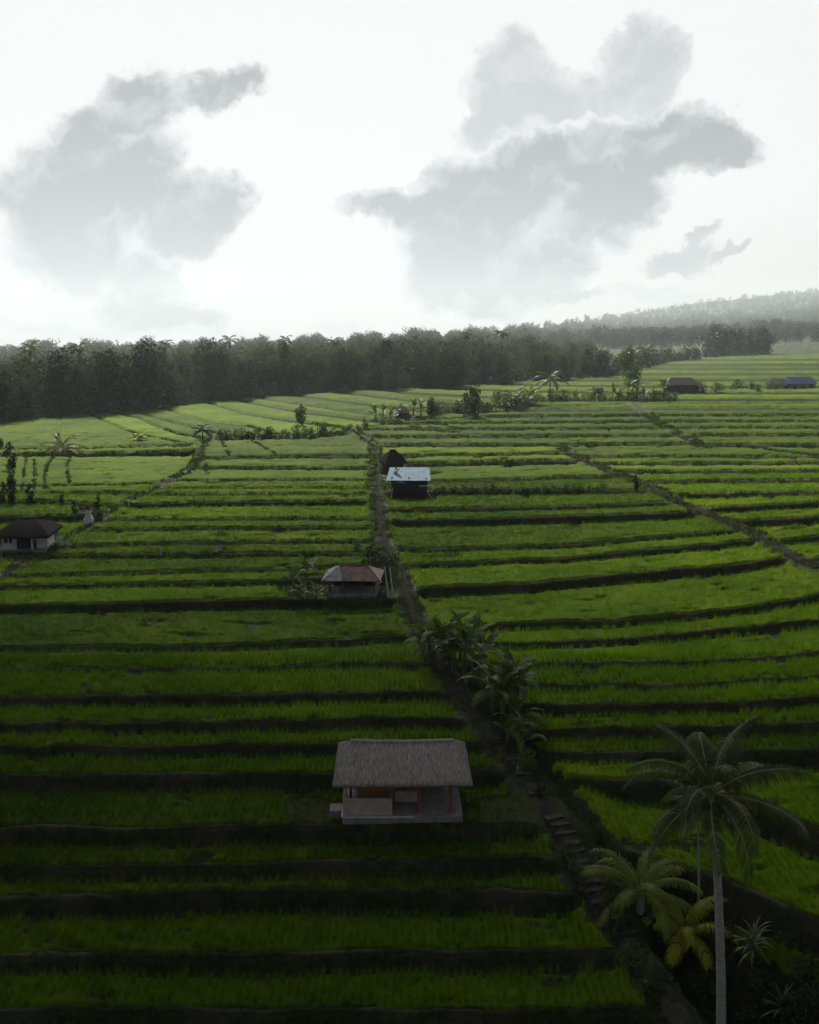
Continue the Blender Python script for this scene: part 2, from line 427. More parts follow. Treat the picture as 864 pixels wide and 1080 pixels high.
secs = {'L': (LL, 1), 'FL': (FLL, 2), 'F': (FL2, 3), 'R1': (R1, 4), 'R2': (R2, 5)}
xp = interp(XP, PY); fld = interp(FLD, PY); xdu = interp(XDU, PY); xdl = interp(XDL, PY); yb = interp(YB, PX); tb = interp(TOPB, PX)
inF = PY < yb
right = ~inF & (PX > xp)
left = ~inF & (PX <= xp)
inFL = left & (PX < fld)
inL = left & ~inFL
inR2 = right & (((PY < 471.5) & (PX > xdu)) | ((PY >= 471.5) & (PX > xdl)))
inR1 = right & ~inR2
masks = {'L': inL, 'FL': inFL, 'F': inF, 'R1': inR1, 'R2': inR2}
Z = BZ.copy(); D1 = np.full(PY.shape, 99.); D2 = D1.copy(); TONE = np.full(PY.shape, .6)
tone_rng = np.random.default_rng(3)
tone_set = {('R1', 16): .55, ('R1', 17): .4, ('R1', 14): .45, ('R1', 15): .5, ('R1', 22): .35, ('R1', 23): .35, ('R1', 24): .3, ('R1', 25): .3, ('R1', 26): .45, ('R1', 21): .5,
            ('R2', 10): .35, ('R2', 11): .45, ('R2', 12): .4, ('R2', 13): .45, ('R2', 14): .4, ('R2', 15): .6, ('R1', 3): 1.0, ('R1', 4): 1.0, ('FL', 6): 1.0, ('R1', 11): .85, ('R1', 12): 1.0, ('R1', 13): .8, ('L', 16): .95, ('L', 29): 1.0}  # hand-set fields: rice stage, with cloud shade and sunlit patches painted in
for key, (lines, sid) in secs.items():
    z, d1, d2, idx = terr(lines, sid)
    m = masks[key]
    if key == 'F':
        kf = sstep(tb - PY, 0, 6); z = z * (1 - kf) + BZ * kf
    Z = np.where(m, z, Z); D1 = np.where(m, d1, D1); D2 = np.where(m, d2, D2)
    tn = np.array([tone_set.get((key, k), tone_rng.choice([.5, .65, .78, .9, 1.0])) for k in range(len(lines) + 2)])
    TONE = np.where(m, tn[idx] * (np.where(PY > 800, .72, 1.0) if key == 'L' else 1), TONE)  # near left fields painted darker, adding to the foreground shade

# corridors (paths and section edges): metres to the divider
dpath = np.where(~inF, np.abs(PX - xp) * MPX, 99.)
ddiag = np.where((PX > xp) & (PY >= 471), np.abs(PX - xdl) * MPX * .8, 99.)
ddu = np.where((PX > xp) & (PY < 473) & (PY > 424), np.abs(PX - xdu) * MPX * .8, 99.)
dfl = np.where((PX < xp) & (PY > 462), np.abs(PX - fld) * MPX * .7, 99.)
dyb = np.abs(PY - yb) * np.maximum(MPP * .35, .0)
side_sign = PX > xp
near_f = sstep(PY, 640, 760)
half = .75 + 1.0 * near_f * side_sign
blend = sstep(dpath, half, half + .7) * sstep(ddiag, .7, 1.5) * sstep(ddu, .6, 1.8) * sstep(dfl, .25, 1.0)
Z = BZ + (Z - BZ) * blend
edge_ok = np.minimum.reduce([(dpath - half - .15) / .3, (ddiag - .9) / .3, (ddu - .9) / .4, (dfl - .45) / .3])

# extra bunds traced inside fields: (points, halfwidth m)
BUNDS = [[(73,513),(70,490),(74,481)], [(48,516),(46,505),(50,490),(56,481)], [(205,476),(200,490),(190,500),(170,511)], [(36,520),(36,485)],
         [(233,462),(242,482)], [(266,462),(290,480)], [(232,571),(228,586)], [(306,838),(308,872)], [(22,520),(28,480)], [(60,470),(64,440)], [(807,473),(864,483)],
         [(432,451),(470,456),(484,457)], [(452,446),(480,452)], [(214,476),(218,500)]]
bdist = np.full(PY.shape, 99.)
for pl in BUNDS:
    for (x0, y0), (x1, y1) in zip(pl[:-1], pl[1:]):
        L2 = (x1 - x0) ** 2 + (y1 - y0) ** 2
        t = np.clip(((PX - x0) * (x1 - x0) + (PY - y0) * (y1 - y0)) / L2, 0, 1)
        ddx = (PX - x0 - t * (x1 - x0)); ddy = (PY - y0 - t * (y1 - y0))
        bdist = np.minimum(bdist, np.hypot(ddx, ddy) * np.maximum(MPX, .08))
Z = Z + .18 * sstep(.5 - bdist, 0, .35)

# bund crest behind each lip
crest = sstep(D1, 0, .08) * (1 - sstep(D1, .2, .4))
field_zone = (PY > tb) & (Rr < 1000)
Z = Z + .13 * crest * np.where(field_zone, 1, 0) * np.clip(blend, 0, 1)
# yards without rice (hut plots)
yards = [(424, 850, 80, 24), (548, 852, 48, 22), (328, 850, 26, 20), (372, 622, 46, 13), (430, 517, 34, 10), (30, 575, 45, 16), (322, 618, 30, 12), (95, 541, 22, 8)]
yard = np.zeros(PY.shape)
for (cx, cy, rx, ry) in yards:
    q = np.hypot((PX - cx) / rx, (PY - cy) / ry); yard = np.maximum(yard, 1 - sstep(q + fbm(PX / 14, PY / 9, 3, 8) * .9, .8, 1.1))
# ravine at lower right
rav_line = interp([(560, 1300), (590, 1130), (640, 1010), (690, 960), (723, 935), (760, 945), (808, 965), (864, 992), (1264, 1150)], PX)
rightoff = PX - (xp + 14)
rav = sstep(PY - rav_line, 0, 26) * sstep(rightoff, 0, 45)
ZR = BZ - 2.6 - .8 * sstep(PY, 980, 1100)
Z = Z * (1 - rav) + ZR * rav
# ditch right of the path
dit = np.exp(-((PX - xp) * MPX - 1.5) ** 2 / .18) * near_f * (1 - rav)
Z = Z - .5 * dit
# small natural unevenness
nz = fbm(BX * .8, BY * .8, 4, 11)
Z = Z + nz * np.where(D1 > .7, .10, .24) * (Rr < 400) * (1 - np.clip((edge_ok > 0) * .6, 0, 1))
Z = Z + fbm(BX * .25, BY * .25, 3, 15) * 1.0 * rav
forestz = PY < tb
Z = Z + np.where(forestz, fbm(BX * .01, BY * .01, 3, 21) * np.clip(Rr * .012, 0, 12) * sstep(tb - PY, 0, 12), 0)

mr = np.minimum.reduce([(D1 - np.maximum(.42, .95 * MPP)) / np.maximum(.14, .3 * MPP), (D2 - np.maximum(.20, 1.0 * MPP)) / np.maximum(.2, .3 * MPP), edge_ok, (bdist - .22) / .12, np.where(field_zone, 9., -1.), (.3 - yard) * 5, (.25 - rav) * 5,
                        np.where(inF, dyb / .5, dyb / .6 - 1.0)])
mr = mr + fbm(BX * 1.3, BY * 1.3, 3, 33) * 2.4
mr = np.minimum(mr, (.90 - vnoise(BX * .55, BY * .9, 35) + .25 * fbm(BX * 3, BY * 3, 2, 36)) * 9)
RICE = np.clip(mr, 0, 1) * (PY < 1590)
PADDY = sstep(mr, -1.5, 0)

def grid_faces(sel=None):
    i = np.arange(nr * nc).reshape(nr, nc)
    a, b, c, d = i[:-1, :-1], i[:-1, 1:], i[1:, 1:], i[1:, :-1]
    f = np.stack([a, b, c, d], -1)
    if sel is not None: f = f[sel]
    return f.reshape(-1, 4)

# ground mesh with a skirt that falls away behind the ridge
V = np.stack([BX, BY, Z], -1)
bund_attr = crest * np.clip(blend, 0, 1) * field_zone * sstep(fbm(BX * .3, BY * .5, 4, 3), -.12, .22) * (D1 < .3) * .8
G = V.reshape(-1, 3)
fx = BX[-1] * 1.25; fy = BY[-1] * 1.25; skirt = np.stack([fx, fy, Z[-1] - 40], -1); skirt2 = np.stack([BX[-1] * 1.7, BY[-1] * 1.7, Z[-1] * 0 - 34], -1)
base_i = np.arange((nr - 1) * nc, nr * nc); s1 = nr * nc + np.arange(nc); s2 = s1 + nc
fs1 = np.stack([base_i[:-1], base_i[1:], s1[1:], s1[:-1]], -1); fs2 = np.stack([s1[:-1], s1[1:], s2[1:], s2[:-1]], -1)
GV = np.concatenate([G, skirt, skirt2], 0)
pad = lambda a: np.concatenate([a.ravel(), np.zeros(2 * nc)])
me = np_mesh('ground', GV, [np.concatenate([grid_faces(), fs1, fs2])], M['ground'], smooth=True,
             attrs={'paddy': pad(PADDY * (1 - rav)), 'bund': pad(bund_attr * (1 - PADDY) * (Rr < 160)), 'yard': pad(np.maximum(yard, np.where((PY < tb) | (Rr > 160), .85, 0)))})
tag(link('ground', me), 'terraced hillside ground with earth banks between the paddies', None, None, 'structure')
# outer plain reaching the horizon
V2 = []; F2 = []
for i, r in enumerate((2, 60, 400, 1500, 6000)):
    for k in range(64):
        a = 2 * math.pi * k / 64; V2.append((r * math.sin(a), r * math.cos(a), -33.0 - .2 * i))
for i in range(4):
    for k in range(64):
        F2.append((i * 64 + k, i * 64 + (k + 1) % 64, (i + 1) * 64 + (k + 1) % 64, (i + 1) * 64 + k))
m_, nt_, out_ = M['grass'], None, None
me = np_mesh('plain', np.array(V2), [np.array(F2)], M['ground'], attrs={'paddy': np.zeros(len(V2)), 'bund': np.zeros(len(V2)), 'yard': np.zeros(len(V2))})
tag(link('distant_plain', me), 'low land reaching the horizon', None, None, 'structure')

# ------------------------------------------------------------------ placing on the ground by the direction seen
QX, QY, QD = project(BX, BY, Z)
def ground_at(px, py):
    d = (QX - px) ** 2 + (QY - py) ** 2
    m = d.min(); c = np.where(d < max(m * 1.5, 1.2), Rr, 1e9)
    i = np.unravel_index(np.argmin(c), c.shape)
    return np.array([BX[i], BY[i], Z[i]])
def mpp_at(p): return float(project(*p)[2]) / F

# ------------------------------------------------------------------ rice canopy
hrice = .36 + .10 * fbm(BX * 2.2, BY * 2.2, 3, 41) * 2 + .12 * fbm(BX * .3, BY * .3, 2, 43) + .10 * fbm(PX / 2.1, BX * 0 + BY * .5, 2, 45) * (Rr < 130)
CANF = np.ones(PY.shape)
for kk, (a_, b_) in {'R1': (5, 10), 'L': (5, 14)}.items():
    z_, q1, q2, id_ = terr(secs[kk][0], secs[kk][1]); CANF = np.where(masks[kk] & (id_ >= a_) & (id_ <= b_), .35 if kk == 'R1' else .6, CANF)
hrice = hrice * CANF * interp([(0, .5), (64, .6), (110, .75), (150, 1.15), (1000, 1.5)], Rr)
CZ = Z + RICE * hrice - (RICE <= 0) * .05
cell = (RICE[:-1, :-1] > 0) | (RICE[1:, :-1] > 0) | (RICE[:-1, 1:] > 0) | (RICE[1:, 1:] > 0)
f = grid_faces(cell)
used = np.unique(f); remap = np.full(nr * nc, -1, np.int64); remap[used] = np.arange(len(used))
cv = np.stack([BX, BY, CZ], -1).reshape(-1, 3)[used]
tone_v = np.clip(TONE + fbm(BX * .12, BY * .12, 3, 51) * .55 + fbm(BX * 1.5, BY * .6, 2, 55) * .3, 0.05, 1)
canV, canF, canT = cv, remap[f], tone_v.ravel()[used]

# rice blades: hills of blades set out in rows, sampled from grid cells
def cell_sample(weight, n):
    w = weight.ravel(); cs = np.cumsum(w); t = rng.random(n) * cs[-1]; i = np.searchsorted(cs, t)
    return np.unravel_index(i, weight.shape)
area = MPX[:-1, :-1] * np.diff(cols_px)[None, :] * np.abs(np.diff(Rr, axis=0))[:, :-1]
def blades(n, w, hgt, nb, width, spread, zoff=0.0, zarr=None, tone=True, rows=False, lean=.35):
    ci, cj = cell_sample(w, n)
    u = rng.random(n); v = rng.random(n)
    def bil(A):
        return (A[ci, cj] * (1 - u) * (1 - v) + A[ci, cj + 1] * u * (1 - v) + A[ci + 1, cj] * (1 - u) * v + A[ci + 1, cj + 1] * u * v)
    x, y, z = bil(BX), bil(BY), bil(Z)
    if rows:                                     # planted in rows running away from the camera
        sp_ = .30; xr = np.round(x / sp_) * sp_; x = xr + rng.normal(0, .035, n)
    rr_ = bil(Rr); tn = bil(tone_v)
    N_ = n * nb
    X = np.repeat(x, nb) + rng.normal(0, spread, N_); Y = np.repeat(y, nb) + rng.normal(0, spread, N_); Zb = np.repeat(z, nb) + zoff
    a = rng.random(N_) * 2 * np.pi; H = np.repeat(hgt * (.75 + .5 * rng.random(n)), nb) * (.7 + .5 * rng.random(N_))
    ln = rng.random(N_) * lean * H
    wd = width * (.7 + .6 * rng.random(N_)) * np.repeat(np.maximum(1, rr_ / 55), nb)
    ax, ay = np.cos(a), np.sin(a)
    b = rng.random(N_) * 2 * np.pi; wx, wy = np.cos(b) * wd / 2, np.sin(b) * wd / 2
    P0 = np.stack([X - wx, Y - wy, Zb], -1); P1 = np.stack([X + wx, Y + wy, Zb], -1)
    mx, my, mz = X + ax * ln * .35, Y + ay * ln * .35, Zb + H * .6
    P2 = np.stack([mx - wx * .8, my - wy * .8, mz], -1); P3 = np.stack([mx + wx * .8, my + wy * .8, mz], -1)
    P4 = np.stack([X + ax * ln, Y + ay * ln, Zb + H], -1)
    V = np.stack([P0, P1, P2, P3, P4], 1).reshape(-1, 3)
    o = np.arange(N_)[:, None] * 5
    return V, o + np.array([[0, 1, 3, 2]]), o + np.array([[2, 3, 4]]), np.repeat(np.repeat(tn, nb), 5)

rc = RICE[:-1, :-1]
vis = (PX[:-1, :-1] > -130) & (PX[:-1, :-1] < 1010)
parts = []
w1 = area * (rc > .4) * vis * (Rr[:-1, :-1] < 64) * (PY[:-1, :-1] < 1180)
a1 = w1.sum(); parts.append(blades(int(a1 * 34), w1, .44, 10, .014, .05, rows=True))
w2 = area * (rc > .4) * vis * (Rr[:-1, :-1] >= 64) * (Rr[:-1, :-1] < 122)
a2 = w2.sum(); parts.append(blades(int(a2 * 9), w2, .46, 8, .018, .08, rows=True))
w3 = area * (rc > .4) * vis * (Rr[:-1, :-1] >= 112) * (Rr[:-1, :-1] < 200)
a3 = w3.sum()
print('rice areas', a1, a2, a3)
VV = [canV]; QQ = [canF]; TT = []; AA = [canT]; off = len(canV); mi = [np.zeros(len(canF))]
for V_, q_, t_, a_ in parts:
    VV.append(V_); QQ.append(q_ + off); TT.append(t_ + off); AA.append(a_); off += len(V_); mi.append(np.ones(len(q_)))
quads = np.concatenate(QQ); tris = np.concatenate(TT)
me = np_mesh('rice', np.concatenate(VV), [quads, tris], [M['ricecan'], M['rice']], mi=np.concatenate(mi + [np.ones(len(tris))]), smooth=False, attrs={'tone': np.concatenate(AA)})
tag(link('rice', me), 'green rice plants growing in the terraced paddies', 'rice', None, 'stuff')

# grass on banks, risers and along the path
onp = sstep(dpath, interp([(0, .4), (56, .35), (75, .15), (400, .08)], Rr), interp([(0, .65), (56, .6), (75, .35), (400, .25)], Rr))
gw = (1 - sstep(RICE, 0, .2))[:-1, :-1] * area * vis * (PY[:-1, :-1] < 1180) * onp[:-1, :-1] * (PY[:-1, :-1] > tb[:-1, :-1])
hz = vnoise(BX * .9, BY * .9, 61)[:-1, :-1]
gw = gw * sstep(hz, .25, .6) * (1 + 2.0 * rav[:-1, :-1]) * (1 - .6 * yard[:-1, :-1])
g1 = gw * (Rr[:-1, :-1] < 75); g2 = gw * (Rr[:-1, :-1] >= 75) * (Rr[:-1, :-1] < 190)
ga = blades(int(min(g1.sum() * 28, 60000)), g1, .20, 8, .016, .07, zoff=-.02, lean=.8)
gb = blades(int(min(g2.sum() * 8, 40000)), g2, .30, 6, .03, .12, zoff=-.02, lean=.8)
print('grass', g1.sum(), g2.sum())
me = np_mesh('grass', np.concatenate([ga[0], gb[0]]), [np.concatenate([ga[1], gb[1] + len(ga[0])]), np.concatenate([ga[2], gb[2] + len(ga[0])])], M['grass'])
tag(link('grass', me), 'rough grass on the banks, bunds and path edges', 'grass', None, 'stuff')

# ------------------------------------------------------------------ footpath and steps
def ribbon(name, pts, width, mat, label, stepz=None, lift=.03, py_step=1.2):
    p = sorted(pts, key=lambda a: a[1]); ys = np.arange(p[0][1], p[-1][1], py_step); xs = np.interp(ys, [b for a, b in p], [a for a, b in p])
    P = np.array([ground_at(x, y) for x, y in zip(xs, ys)])
    for _ in range(4): P[1:-1] = (P[:-2] + 2 * P[1:-1] + P[2:]) / 4
    return P
pts = [(b, a) for a, b in XP if a < 1160]
# centre line straight from the base surface
ys = np.concatenate([np.arange(457, 640, 1.0), np.arange(640, 1190, 1.5)])
xs = interp([(a, b) for a, b in XP], ys)
bx, by, bz = base_xyz(xs, ys)
C = np.stack([bx, by, bz], -1)
for _ in range(10): C[1:-1, :2] = (C[:-2, :2] + 2 * C[1:-1, :2] + C[2:, :2]) / 4
T = np.gradient(C[:, :2], axis=0); T /= np.linalg.norm(T, axis=1)[:, None]; Nn = np.stack([-T[:, 1], T[:, 0]], -1)
def sample_z(xy):
    """ground height under a point: nearest grid vertex in plan"""
    az = xy[0] / xy[1]
    r = math.hypot(*xy)
    d = (BX - xy[0]) ** 2 + (BY - xy[1]) ** 2
    i = np.unravel_index(np.argmin(d), d.shape); return Z[i]
w = interp([(457, .16), (600, .22), (700, .38), (800, .5), (1190, .56)], ys) * (1 + .35 * fbm(ys / 12, ys * 0, 3, 71) * 2)
V3 = []; 
for i in range(len(C)):
    zc = C[i, 2] + .06
    for k in (-1, -.5, 0, .5, 1):
        q = C[i, :2] + Nn[i] * w[i] * k * (1 + .15 * random.uniform(-1, 1) * (abs(k) == 1))
        V3.append((q[0], q[1], zc + .02 * random.uniform(-1, 1) - (.10 if abs(k) == 1 else 0)))
n = len(C); ii = np.arange(n * 5).reshape(n, 5)
fq = np.stack([ii[:-1, :-1], ii[:-1, 1:], ii[1:, 1:], ii[1:, :-1]], -1).reshape(-1, 4)
me = np_mesh('path', np.array(V3), [fq], M['path'], smooth=True)
tag(link('path', me), 'worn grey footpath climbing between the rice terraces', None, None, 'structure')
# stone steps laid on the steeper lower path
acc = 0; mbs = MB(); last = None
for i in range(len(C) - 1, 0, -1):
    if not (780 < ys[i] < 985): continue
    if last is None or np.linalg.norm(C[i, :2] - last) > (.6 if 855 < ys[i] < 950 else 1.9) * random.uniform(.7, 1.4):
        last = C[i, :2].copy(); a = math.atan2(Nn[i][1], Nn[i][0])
        mbs.box((C[i, 0] + random.uniform(-.06, .06), C[i, 1], C[i, 2] + .04), (.9 * random.uniform(.75, 1.12), .38 * random.uniform(.6, 1.3), .15), rz=a + random.uniform(-.15, .15), rx=random.uniform(-.05, .05), ry=random.uniform(-.05, .05))
o = mbs.build('steps', M['stone'], bevel=.02); tag(o, 'rough stone steps set in the lower footpath', None, None, 'structure')

# second path along the diagonal on the right
ys2 = np.arange(482, 600, 1.0); xs2 = interp(XDL, ys2)
b2 = np.stack(base_xyz(xs2, ys2), -1)
T = np.gradient(b2[:, :2], axis=0); T /= np.linalg.norm(T, axis=1)[:, None]; N2 = np.stack([-T[:, 1], T[:, 0]], -1)
V3 = []
for i in range(len(b2)):
    for k in (-1, 0, 1):
        q = b2[i, :2] + N2[i] * .38 * k; V3.append((q[0], q[1], b2[i, 2] + .12 - (.08 if k else 0)))
n = len(b2); ii = np.arange(n * 3).reshape(n, 3)
fq = np.stack([ii[:-1, :-1], ii[:-1, 1:], ii[1:, 1:], ii[1:, :-1]], -1).reshape(-1, 4)
me = np_mesh('side_path', np.array(V3), [fq], M['path'], smooth=True)
tag(link('side_path', me), 'narrow side path running diagonally between the right hand paddies', None, None, 'structure')

# ------------------------------------------------------------------ vegetation meshes
def leaf_cloud(seed, blobs, leaves, size, squash=1.0):
    """leaf-sized faces spread through several uneven clumps; blobs: (x,y,z,r)"""
    g = np.random.default_rng(seed); V = []; 
    tot = sum(b[3] ** 2 for b in blobs); n0 = 0
    out = []
    for (x, y, z, r) in blobs:
        n = max(6, int(leaves * r * r / tot))
        d = g.normal(size=(n, 3)); d /= np.linalg.norm(d, axis=1)[:, None]
        rad = r * (1 - .45 * g.random(n) ** 2) * (1 + .22 * np.sin(d[:, 0] * 5 + seed) * np.cos(d[:, 2] * 4 + x))
        c = np.array([x, y, z]) + d * rad[:, None] * np.array([1, 1, squash])
        a = g.normal(size=(n, 3)); a /= np.linalg.norm(a, axis=1)[:, None]
        a = a * .8 + d * np.array([1, 1, .3]) * .3
        b = np.cross(a, g.normal(size=(n, 3))); b /= np.linalg.norm(b, axis=1)[:, None] + 1e-6
        s = size * (.6 + .8 * g.random(n))[:, None]
        out.append(np.stack([c - a * s, c + b * s * .5, c + a * s, c - b * s * .5], 1))
    V = np.concatenate(out).reshape(-1, 3); o = np.arange(len(V) // 4)[:, None] * 4
    return V, o + np.array([[0, 1, 2, 3]])

def crown_blobs(seed, h, w, n, base=.35, shape='round'):
    g = np.random.default_rng(seed); B = []
    for i in range(n):
        t = (i + .5) / n
        z = h * (base + (1 - base) * (t * .85 + .02))
        env = {'round': math.sin(math.pi * min(.95, .18 + .8 * t)) ** .7, 'cone': 1.05 - t * .95, 'column': .8 - .45 * t ** 3, 'flat': .45 + .6 * t}[shape]
        a = g.random() * 6.28; rr = w * .5 * env * g.random() ** .5 * .75
        B.append((rr * math.cos(a), rr * math.sin(a), z, w * (.17 + .13 * g.random()) * (.6 + .5 * env)))
    return B

def tree_proto(name, seed, h, w, n, leaves, size, mat, label, cat, shape='round', base=.35, trunk_r=.2, tmat=None):
    root = empty(name, (0, 0, -500), 0, label, cat)
    B = crown_blobs(seed, h, w, n, base, shape)
    v, f = leaf_cloud(seed, B, leaves, size)
    link('crown', np_mesh('crown', v, [f], mat), root)
    mb = MB(); g = random.Random(seed)
    mb.tube([(0, 0, -.4), (g.uniform(-.1, .1), g.uniform(-.1, .1), h * base * .8), (g.uniform(-.3, .3), g.uniform(-.3, .3), h * .8)], [trunk_r, trunk_r * .75, trunk_r * .2], 7)
    for b in B[::max(1, len(B) // 6)]:
        z0 = h * base * g.uniform(.6, 1.1)
        mb.tube([(0, 0, z0), (b[0] * .5, b[1] * .5, (z0 + b[2]) / 2 + .1 * h * .3), (b[0], b[1], b[2])], [trunk_r * .45, trunk_r * .3, trunk_r * .12], 5)
    mb.build('trunk', tmat or M['trunk'], root, smooth=True)
    return root

used_proto = set()
def place(proto, p, rz=None, s=1.0, label=None, cat=None, group=None, sz=None, name=None):
    o = proto if id(proto) not in used_proto else None
    if o is None:
        o = copy_tree(proto)
        for k in ('group', 'label'):
            if k in o: del o[k]
    else: used_proto.add(id(proto))
    o.location = p; o.rotation_euler = (0, 0, random.uniform(0, 6.28) if rz is None else rz); o.scale = (s, s, s * (sz or 1))
    if label: o['label'] = label
    if cat: o['category'] = cat
    if group: o['group'] = group
    elif 'group' in o: del o['group']
    return o

# forest edge trees (individuals)
lab_edge = 'tall dark green tree standing in the forest edge behind the far paddies'
FT = [tree_proto('forest_tree', 100 + i, 10, [6.5, 7.5, 5.5, 8, 6][i], 15, 1900, .30, M['forest'], lab_edge, 'tree', ['round', 'round', 'column', 'flat', 'round'][i], [.06, .12, .05, .22, .10][i], .22) for i in range(5)]
edge_px = np.linspace(-60, 740, 150)
g = random.Random(5)
for i, x in enumerate(edge_px):
    x = x + g.uniform(-4, 4); y = float(interp(TOPB, x)) - g.choice([0.3, 1.2, 2.6, 4.5])
    p = ground_at(x, y); m = mpp_at(p)
    topy = float(interp([(0, 370), (100, 362), (200, 360), (300, 360), (400, 356), (450, 358), (560, 364), (640, 366), (740, 368)], x))
    hpx = (y - topy) * g.choice([.4, .55, .7, .8, .9, 1.0, 1.12])
    if x > 640: hpx *= .75
    s = max(4, hpx * m * .84) / 10
    proto = FT[i % 5]
    place(proto, p, s=s, label=lab_edge if x < 420 else 'hazy grey green tree at the foot of the wooded hill behind the far paddies', cat='tree', group='trees along the forest edge' if x < 420 else 'trees along the foot of the hill', sz=g.uniform(.9, 1.15))

US = [tree_proto('understory_shrub', 120 + i, 1.0, 1.5, 10, 420, .08, M['forest'], None, 'shrub', 'round', .02, .03) for i in range(3)]
for i in range(90):
    x = -50 + i * 8.8 + g.uniform(-3, 3); y = float(interp(TOPB, x)) - g.uniform(0, .8)
    p = ground_at(x, y)
    place(US[i % 3], p, s=g.uniform(8, 17) * mpp_at(p), label='dark undergrowth shrub at the foot of the forest edge trees', cat='shrub', group='undergrowth at the forest edge')
# forest mass behind: one object
fz = (PY < tb - 3.0)[:-1, :-1] & (Rr[:-1, :-1] < 4580) & ((PX[:-1, :-1] < 610 + 40 * vnoise(BX * .01, BY * .01, 5)[:-1, :-1]) | (Rr[:-1, :-1] > 432)) & (PX[:-1, :-1] > -130) & (PX[:-1, :-1] < 1000)
dens = area * fz / np.maximum(Rr[:-1, :-1] / 300, 1) ** 1.45
nF = 8200
ci, cj = cell_sample(dens, nF)
NEARTOP = [(-100,366),(0,366),(100,360),(250,357),(350,355),(432,350),(500,350),(560,352),(610,357),(660,368),(720,376),(1000,376)]
FARTOP = [(-100,358),(0,359),(250,355),(350,352),(432,346),(500,343),(560,335),(650,322),(750,309),(864,299),(1000,290)]
protoF = [leaf_cloud(300 + i, crown_blobs(300 + i, 1.0, [.75, .6, .9, .7][i], 7, .2, ['round', 'column', 'flat', 'round'][i]), 190, .06) for i in range(4)]
protoN = [leaf_cloud(320 + i, crown_blobs(320 + i, 1.0, [.75, .6, .9, .7][i], 10, .12, ['round', 'column', 'flat', 'round'][i]), 520, .034) for i in range(4)]
Vs = []; Fs = []; off = 0
gg = np.random.default_rng(77)
for k in range(nF):
    v, f_ = (protoN if Rr[ci[k], cj[k]] < 480 else protoF)[k % 4]
    x, y, z, r = BX[ci[k], cj[k]], BY[ci[k], cj[k]], Z[ci[k], cj[k]], Rr[ci[k], cj[k]]
    px = PX[ci[k], cj[k]]
    H = (7 + 11 * vnoise(np.array(x * .03), np.array(y * .03), 4) + gg.uniform(-2, 3)) * (1 if px < 500 else .85) * max(1, r / 1100) ** .35
    ty = float(interp(NEARTOP if r < 700 else FARTOP, px)) + 4 * math.sin(px * .11) + 3 * math.sin(px * .31 + 1); q = ray(px, ty)
    cap = (r * float(q[2]) / math.hypot(float(q[0]), float(q[1])) - z) * gg.uniform(.7, 1.0) * .92
    if cap < 2.0: continue
    H = min(H, cap)
    a = gg.random() * 6.28; c_, s_ = math.cos(a), math.sin(a)
    vv = v * np.array([H * gg.uniform(.8, 1.2), H * gg.uniform(.8, 1.2), H])
    vv = np.stack([vv[:, 0] * c_ - vv[:, 1] * s_ + x, vv[:, 0] * s_ + vv[:, 1] * c_ + y, vv[:, 2] + z - .5], -1)
    Vs.append(vv); Fs.append(f_ + off); off += len(vv)
me = np_mesh('forest', np.concatenate(Vs), [np.concatenate(Fs)], M['forest'])
tag(link('forest', me), 'dense far woodland covering the hill behind the terraces', 'forest', None, 'stuff')

# big dark clump on the right under the hill
BG = [tree_proto('broadleaf_tree', 140 + i, 10, 8.5, 18, 3600, .30, M['leaf_dark'], None, 'tree', 'round', .05, .3) for i in range(2)]
for i, (x, y, hp) in enumerate([(752, 376, 33), (764, 376, 32), (777, 375, 30), (790, 375, 29), (801, 374, 31), (808, 373, 24)]):
    p = ground_at(x, y); place(BG[i % 2], p, s=hp * mpp_at(p) / 10, label='large dark round tree in the clump at the top of the right hand fields', cat='tree', group='dark tree clump at the top of the fields')

